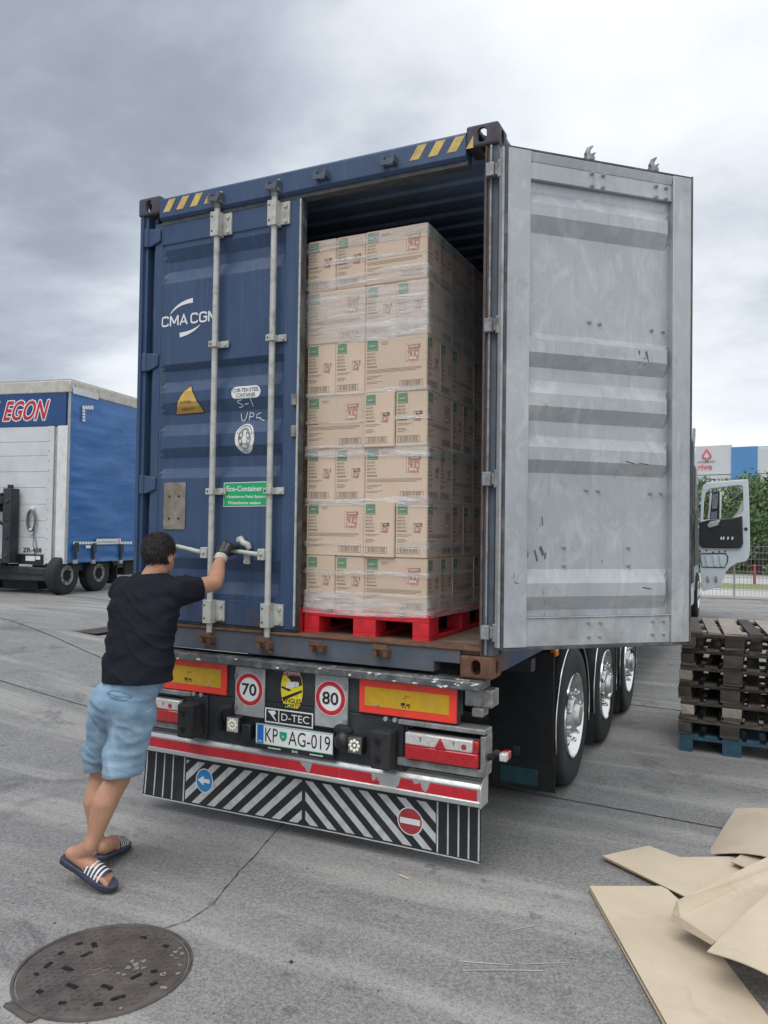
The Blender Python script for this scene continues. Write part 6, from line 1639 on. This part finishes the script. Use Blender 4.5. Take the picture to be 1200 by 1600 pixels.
loft(g, [(hip-Vector((0, 0, .05)), hr*.125, hf*.09), (hemC, hr*.13, hf*.09), (waist, sr*.145, sf*.095), (midC, sr*.15, sf*.095), (chest, sr*.165, sf*.10), (upper, sr*.17, sf*.095), (yoke, sr*.12, sf*.07)])
fl_ = (Rw-Re).normalized()
limb(g, [Rs, Rs.lerp(Re, .45), Re, Re.lerp(Rw, .22), Re.lerp(Rw, .5), Rw], [.060, .052, .043, .049, .043, .031])
limb(g, [Ls, Ls.lerp(Le, .45), Le, Le.lerp(Lw, .22), Le.lerp(Lw, .5), Lw], [.060, .052, .043, .049, .043, .031])
def leg(h_, k_, a_, back):
    limb(g, [h_, h_.lerp(k_, .5), k_], [.085, .076, .060])
    limb(g, [k_, k_.lerp(a_, .16)+back*.010, k_.lerp(a_, .36)+back*.020, k_.lerp(a_, .62)+back*.008, k_.lerp(a_, .86), a_], [.060, .061, .067, .052, .038, .039])
leg(Rh, Rk, Ra, Vector((-.75, -.6, 0)).normalized()); leg(Lh, Lk, La, Vector((-.2, -.95, 0)))
def foot(heel, toe, ank, side):
    d = (toe-heel).normalized(); up_ = Vector((0, 0, 1)); s_ = d.cross(up_).normalized(); n_ = s_.cross(d).normalized(); L = (toe-heel).length
    q = lambda t, x, z: heel+d*(L*t)+s_*x+n_*z
    limb(g, [q(.10, 0, .050), q(.22, 0, .052)], [.036, .038]); limb(g, [q(.20, 0, .058), ank], [.040, .039]); limb(g, [q(.22, 0, .055), q(.48, .002*side, .050), q(.70, .004*side, .038)], [.042, .040, .030])
    limb(g, [q(.48, -.016, .034), q(.74, -.026, .032)], [.028, .022]); limb(g, [q(.48, .016, .034), q(.74, .026, .032)], [.028, .022])
    for k in range(5):
        x = (-.034+.0168*k)*side; big = k == 4; ln = (.90 if big else .885-.02*(3-k)) if side > 0 else (.90 if big else .885-.02*(3-k))
        limb(g, [q(.70, x*.95, .034), q((.70+ln)/2+.02, x, .037), q(ln, x*1.02, .027)], [.013 if not big else .016, .012 if not big else .015, .0095 if not big else .0125])
    return q, d, s_, n_, L
Rheel, Rtoe = Vector((-.735, -.925, .118)), Vector((-.425, -.898, .016)); Lheel, Ltoe = Vector((-.690, -.735, .055)), Vector((-.775, -.455, .016))
fr = foot(Rheel, Rtoe, Ra, 1); fl2 = foot(Lheel, Ltoe, La, -1)
body = finish(remesh(g, .0055, 7), 'body', M['skin'])
# hair
g = G(); g.sphere(hp(0, -.020, .032), (.079, .094, .090), 0, 28, 18, HM)
hm_ = remesh(g, .006, 2); 
cut(hm_, hp(0, .040, .045), HM @ Vector((0, .85, -.52)).normalized()); cut(hm_, hp(0, -.08, -.055), HM @ Vector((0, -.1, -1)).normalized())
finish(hm_, 'hair', M['hair'], disp=lambda c, n_: .003+.004*noise.noise(c*60)+.003*noise.noise(c*140))
hb = BVHTree.FromPolygons([v.co+man.location for v in bpy.data.objects['hair'].data.vertices], [tuple(p.vertices) for p in bpy.data.objects['hair'].data.polygons])
g = G(); R_ = random.Random(8); hv = bpy.data.objects['hair'].data.vertices
for k in range(5200):
    v = hv[R_.randrange(len(hv))]; p = v.co+man.location; n_ = v.normal
    if n_.length < .5: continue
    crown = hp(.01, -.06, .10); fl = (p-crown); fl = fl-n_*fl.dot(n_); fl = (fl.normalized() if fl.length > 1e-3 else HM @ Vector((0, 1, 0)))
    fl = (fl+Vector((R_.uniform(-.5, .5), R_.uniform(-.5, .5), R_.uniform(-.5, .2)))).normalized(); L = R_.uniform(.010, .022); s_ = fl.cross(n_).normalized()*.0011
    q = p+fl*L*.5+n_*.0045; e_ = p+fl*L+n_*R_.uniform(.001, .006); g.add([p-s_, p+s_, q+s_, q-s_, e_], [(0, 1, 2, 3), (3, 2, 4)])
tag(g.build('hair_strands', M['hair'], bpy.data.objects['hair']), kind='stuff')
g = G()
for sx in (-1, 1): g.sphere(hp(sx*.031, .076, .006), .0105, 0, 10, 8)
g.build('eyes', M['white_print'], man, smooth=180)
# t-shirt
g = G()
loft(g, [(hemC-Vector((0, 0, .06)), hr*.186, hf*.150), (hemC+Vector((0, 0, .01)), hr*.181, hf*.145), (waist, sr*.176, sf*.136), (midC, sr*.176, sf*.124), (chest, sr*.188, sf*.126), (upper, sr*.186, sf*.114), (yoke, sr*.145, sf*.088), (neckb, sr*.075, sf*.066)])
limb(g, [Rs, Rs.lerp(Re, .75)], [.076, .068]); limb(g, [Ls, Ls.lerp(Le, .75)], [.078, .068]); limb(g, [Rs, Ls], [.072, .072])
sm_ = remesh(g, .0075, 9)
ax_ = (waist-hemC).normalized()
cut(sm_, hemC-Vector((0, 0, .022)), (-Vector((0, 0, 1))+Vector((.02, 0, 0))).normalized())
for A_, B_ in ((Rs, Re), (Ls, Le)):
    d = (B_-A_).normalized(); L = (B_-A_).length
    reg = lambda c, A_=A_, d=d, L=L: (c-A_).dot(d) > .3*L and ((c-A_)-d*(c-A_).dot(d)).length < .11
    cut(sm_, A_+d*L*.58, d, reg)
cut(sm_, neckb+Vector((0, 0, .012)), Vector((0, .25, 1)).normalized())
def folds(c, n_):
    q = Vector((c.x*3.2+c.z*1.2, c.y*3.2, c.z*17-c.x*9)); a = noise.noise(q)
    b = noise.noise(Vector((c.x*9, c.y*9, c.z*26+4))); low_ = max(0, min(1, (1.32-c.z)/.22))
    q2 = Vector((c.x*4-c.z*3, c.y*4, c.z*12+c.x*11+7)); r2 = 1-abs(noise.noise(q2))*2.2
    low_ *= max(0, min(1, (c.z-hemC.z)/.10))
    return (.009+.012*low_)*a+.005*b+.005*noise.noise(c*6)+(.008+.006*low_)*max(0, r2)**3
sh_ = finish(sm_, 't_shirt', M['shirt'], disp=folds); md = sh_.modifiers.new('s', 'SOLIDIFY'); md.thickness = .004; md.offset = 0
# denim shorts
g = G()
hemR, hemL = P(190, 1211, -.81), P(157, 1199, -.665)
loft(g, [(hemC+Vector((0, 0, .05)), hr*.158, hf*.124), (hemC, hr*.161, hf*.128), (hemC.lerp(hip, .5), hr*.163, hf*.132), (hip, hr*.164, hf*.136), (hip-Vector((.0, .0, .075)), hr*.160, hf*.130), (hip-Vector((0, 0, .13)), hr*.12, hf*.10)], pw=2.1)
g.sphere(hip+hr*.062+hf*-.050+Vector((0, 0, -.035)), (.098, .082, .13), 0, 18, 12); g.sphere(hip+hr*-.062+hf*-.050+Vector((0, 0, -.035)), (.098, .082, .13), 0, 18, 12)
limb(g, [Rh-Vector((0, 0, .04)), Rh.lerp(hemR, .5), hemR, hemR+(hemR-Rh).normalized()*.05], [.108, .103, .099, .099]); limb(g, [Lh-Vector((0, 0, .04)), Lh.lerp(hemL, .5), hemL, hemL+(hemL-Lh).normalized()*.05], [.108, .101, .096, .096])
sm_ = remesh(g, .0075, 16)
for A_, B_, T_ in ((Rh, hemR, Vector((.12, -.06, -1))), (Lh, hemL, Vector((.1, .0, -1)))):
    d = T_.normalized(); L = (B_-A_).length; ad = (B_-A_).normalized()
    reg = lambda c, A_=A_, ad=ad, L=L: (c-A_).dot(ad) > .78*L and ((c-A_)-ad*(c-A_).dot(ad)).length < .155 and c.z < .62
    o_ = lambda c, A_=A_, ad=ad: ((c-A_)-ad*(c-A_).dot(ad)).length
    other = (Lh, (hemL-Lh).normalized()) if A_ is Rh else (Rh, (hemR-Rh).normalized())
    reg2 = lambda c, reg=reg, o_=o_, other=other: reg(c) and o_(c) <= ((c-other[0])-other[1]*(c-other[0]).dot(other[1])).length
    cut(sm_, B_, d, reg2)
def dfold(c, n_):
    q = Vector((c.x*5-c.z*7, c.y*5, c.z*9+c.x*10)); a = noise.noise(q); low_ = max(0, min(1, (.62-c.z)/.1))
    q2 = Vector((c.x*3-c.z*6, c.y*3, c.z*6+c.x*8+3)); r2 = max(0, 1-abs(noise.noise(q2))*2.4)**3
    return .010*a+.004*noise.noise(Vector((c.x*10, c.y*10, c.z*34)))*(1+1.2*low_)+.006*noise.noise(c*6)+.009*r2
so_ = finish(sm_, 'shorts', M['denim'], disp=dfold); md = so_.modifiers.new('s', 'SOLIDIFY'); md.thickness = .005; md.offset = 0
bvh = BVHTree.FromPolygons([v.co+man.location for v in so_.data.vertices], [tuple(p.vertices) for p in so_.data.polygons])
def drape(pts, r, closed=False, n=5, lift=.001):
    out = []
    for a, b in zip(pts, pts[1:]+([pts[0]] if closed else [])):
        for k in range(n):
            px, py = a[0]+(b[0]-a[0])*k/n, a[1]+(b[1]-a[1])*k/n; d = ray(px, py).normalized(); h = bvh.ray_cast(CAM, d)
            if h[0] is not None: out.append(h[0]-d*lift)
    if not closed:
        d = ray(*pts[-1]).normalized(); h = bvh.ray_cast(CAM, d)
        if h[0] is not None: out.append(h[0]-d*lift)
    return out
def seam(name, lines, r, m):
    g = G()
    for pts, cl in lines:
        q = drape(pts, r, cl)
        if len(q) > 3: g.tube(q, r, 5, closed=cl)
    if g.v: g.build(name, m, so_, smooth=180)
seam('back_pocket', [([(168, 1083), (176, 1079), (190, 1080), (202, 1085), (206, 1090), (196, 1094), (182, 1093), (172, 1088)], True), ([(170, 1084), (182, 1088), (196, 1089), (204, 1089)], False)], .0045, M['denim_seam'])
seam('pocket_piping', [([(243, 1074), (244, 1086), (242, 1098), (236, 1109), (229, 1113)], False)], .003, M['denim_pale'])
seam('side_seam', [([(232, 1082), (229, 1110), (225, 1140), (220, 1170), (214, 1198), (209, 1214)], False), ([(163, 1066), (160, 1090), (159, 1115), (164, 1145), (167, 1175), (168, 1200)], False)], .0018, M['denim_seam'])
seam('hem', [([(170, 1198), (180, 1201), (192, 1205), (204, 1209), (211, 1211)], False), ([(143, 1194), (152, 1196), (164, 1198)], False)], .0020, M['denim_seam'])
# gloves closed round the handles
def glove(wr, kn, lev, side):
    """wr: wrist, kn: centre of the knuckles, lev: point on the lever; fingers go over the lever and curl under it"""
    root = None; g = G(); lx = Vector((1, 0, 0)); d = (kn-wr).normalized()
    limb(g, [wr+d*.018, wr.lerp(kn, .55), kn-d*.006], [.032, .040, .036]); limb(g, [wr.lerp(kn, .5)-lx*.018, kn-lx*.028-d*.006], [.030, .024]); limb(g, [wr.lerp(kn, .5)+lx*.018, kn+lx*.028-d*.006], [.030, .024])
    for k in range(4):
        x = (-.0345+.023*k); ln = (.93, 1.04, 1.0, .84)[k if side > 0 else 3-k]
        a = kn+lx*x+Vector((0, 0, -.004 if k in (0, 3) else .002)); b = lev+lx*x*.95+Vector((0, -.006, .028*ln)); c_ = lev+lx*x*.92+Vector((0, .018*ln, .012)); e_ = lev+lx*x*.9+Vector((0, .012, -.016*ln))
        limb(g, [a, b, c_, e_], [.0150, .0138, .0125, .0110])
    tx = -side
    limb(g, [wr.lerp(kn, .35)+lx*tx*.030, lev+lx*tx*.048+Vector((0, -.022, -.022)), lev+lx*tx*.030+Vector((0, -.002, -.024)), lev+lx*tx*.008+Vector((0, .004, -.026))], [.018, .0155, .0135, .012])
    o = finish(remesh(g, .0032, 3), 'glove', M['glove'], disp=lambda c, n_: .0012*noise.noise(c*70)+.0014*noise.noise(Vector((c.x*30, c.y*30, c.z*120))))
    g = G(); a = wr-d*.012; b = wr+d*.030
    g.tube([a, a.lerp(b, .2), a.lerp(b, .4), a.lerp(b, .6), a.lerp(b, .8), b], [.0365, .0380, .0372, .0385, .0378, .036], 20); g.build('cuff', M['glove_cuff'], o, smooth=180)
    g = G(); t0 = a-d*.004; g.tube([t0, t0+d*.006], .0378, 20); g.build('cuff_edge', M['shirt'], o, smooth=180)
    return o
glove(Rw, Vector((-.402, -.088, 1.712)), Vector((-.402, -.022, 1.682)), 1)
glove(Lw, Vector((-.770, -.075, 1.490)), Vector((-.770, -.005, 1.462)), -1)
# slippers
def slipper(ft, side):
    q, d, s_, n_, L = ft; g = G()
    outl = []
    for t, wd in ((-.055, .0), (-.045, .022), (0, .036), (.12, .041), (.3, .040), (.5, .045), (.7, .052), (.85, .050), (.95, .038), (1.0, .022), (1.02, 0)): outl.append((t, wd))
    poly = [(t, w_) for t, w_ in outl]+[(t, -w_) for t, w_ in outl[-2:0:-1]]
    bend = lambda t: .012*max(0, t-.6)**1.5*2
    for mi, z0, z1, k in ((1, -.010, .003, 1.03), (0, .0032, .020, 1.0)):
        g.prism(poly, lambda t, x, z, k=k: q(t, x*k, z+bend(t)), z0, z1, mi)
    so_ = g.build('slipper', [M['slipper'], M['slipper_sole']], man, bevel=.004)
    def surf(t, a):                                                     # strap arch over the forefoot
        w_ = .047+.012*(t-.48); h_ = .078-.062*max(0, t-.46); x = -math.cos(a)*w_; z = .008+math.sin(a)**.8*h_
        return q(t, x, z)
    g = G(); NA = 18; T0, T1 = .46, .80
    for off in (0, 1):
        for i in range(8):
            for k in range(NA):
                f_ = lambda i_, k_: surf(T0+(T1-T0)*i_/8, math.pi*k_/NA)+n_*(-.004*off)
                g.face([f_(i, k), f_(i+1, k), f_(i+1, k+1), f_(i, k+1)])
    g.build('strap', M['slipper'], so_, smooth=180)
    g = G()
    for j in range(5):
        t0 = T0+.028+j*.064
        for k in range(1, NA-1):
            f_ = lambda t, k_: surf(t, math.pi*k_/NA)+n_*.0016+(surf(t, math.pi*k_/NA)-q(t, 0, .02)).normalized()*.0016
            g.face([f_(t0, k), f_(t0+.026, k), f_(t0+.026, k+1), f_(t0, k+1)])
    g.build('strap_stripes', M['white_print'], so_, smooth=180)
slipper(fr, 1); slipper(fl2, -1)
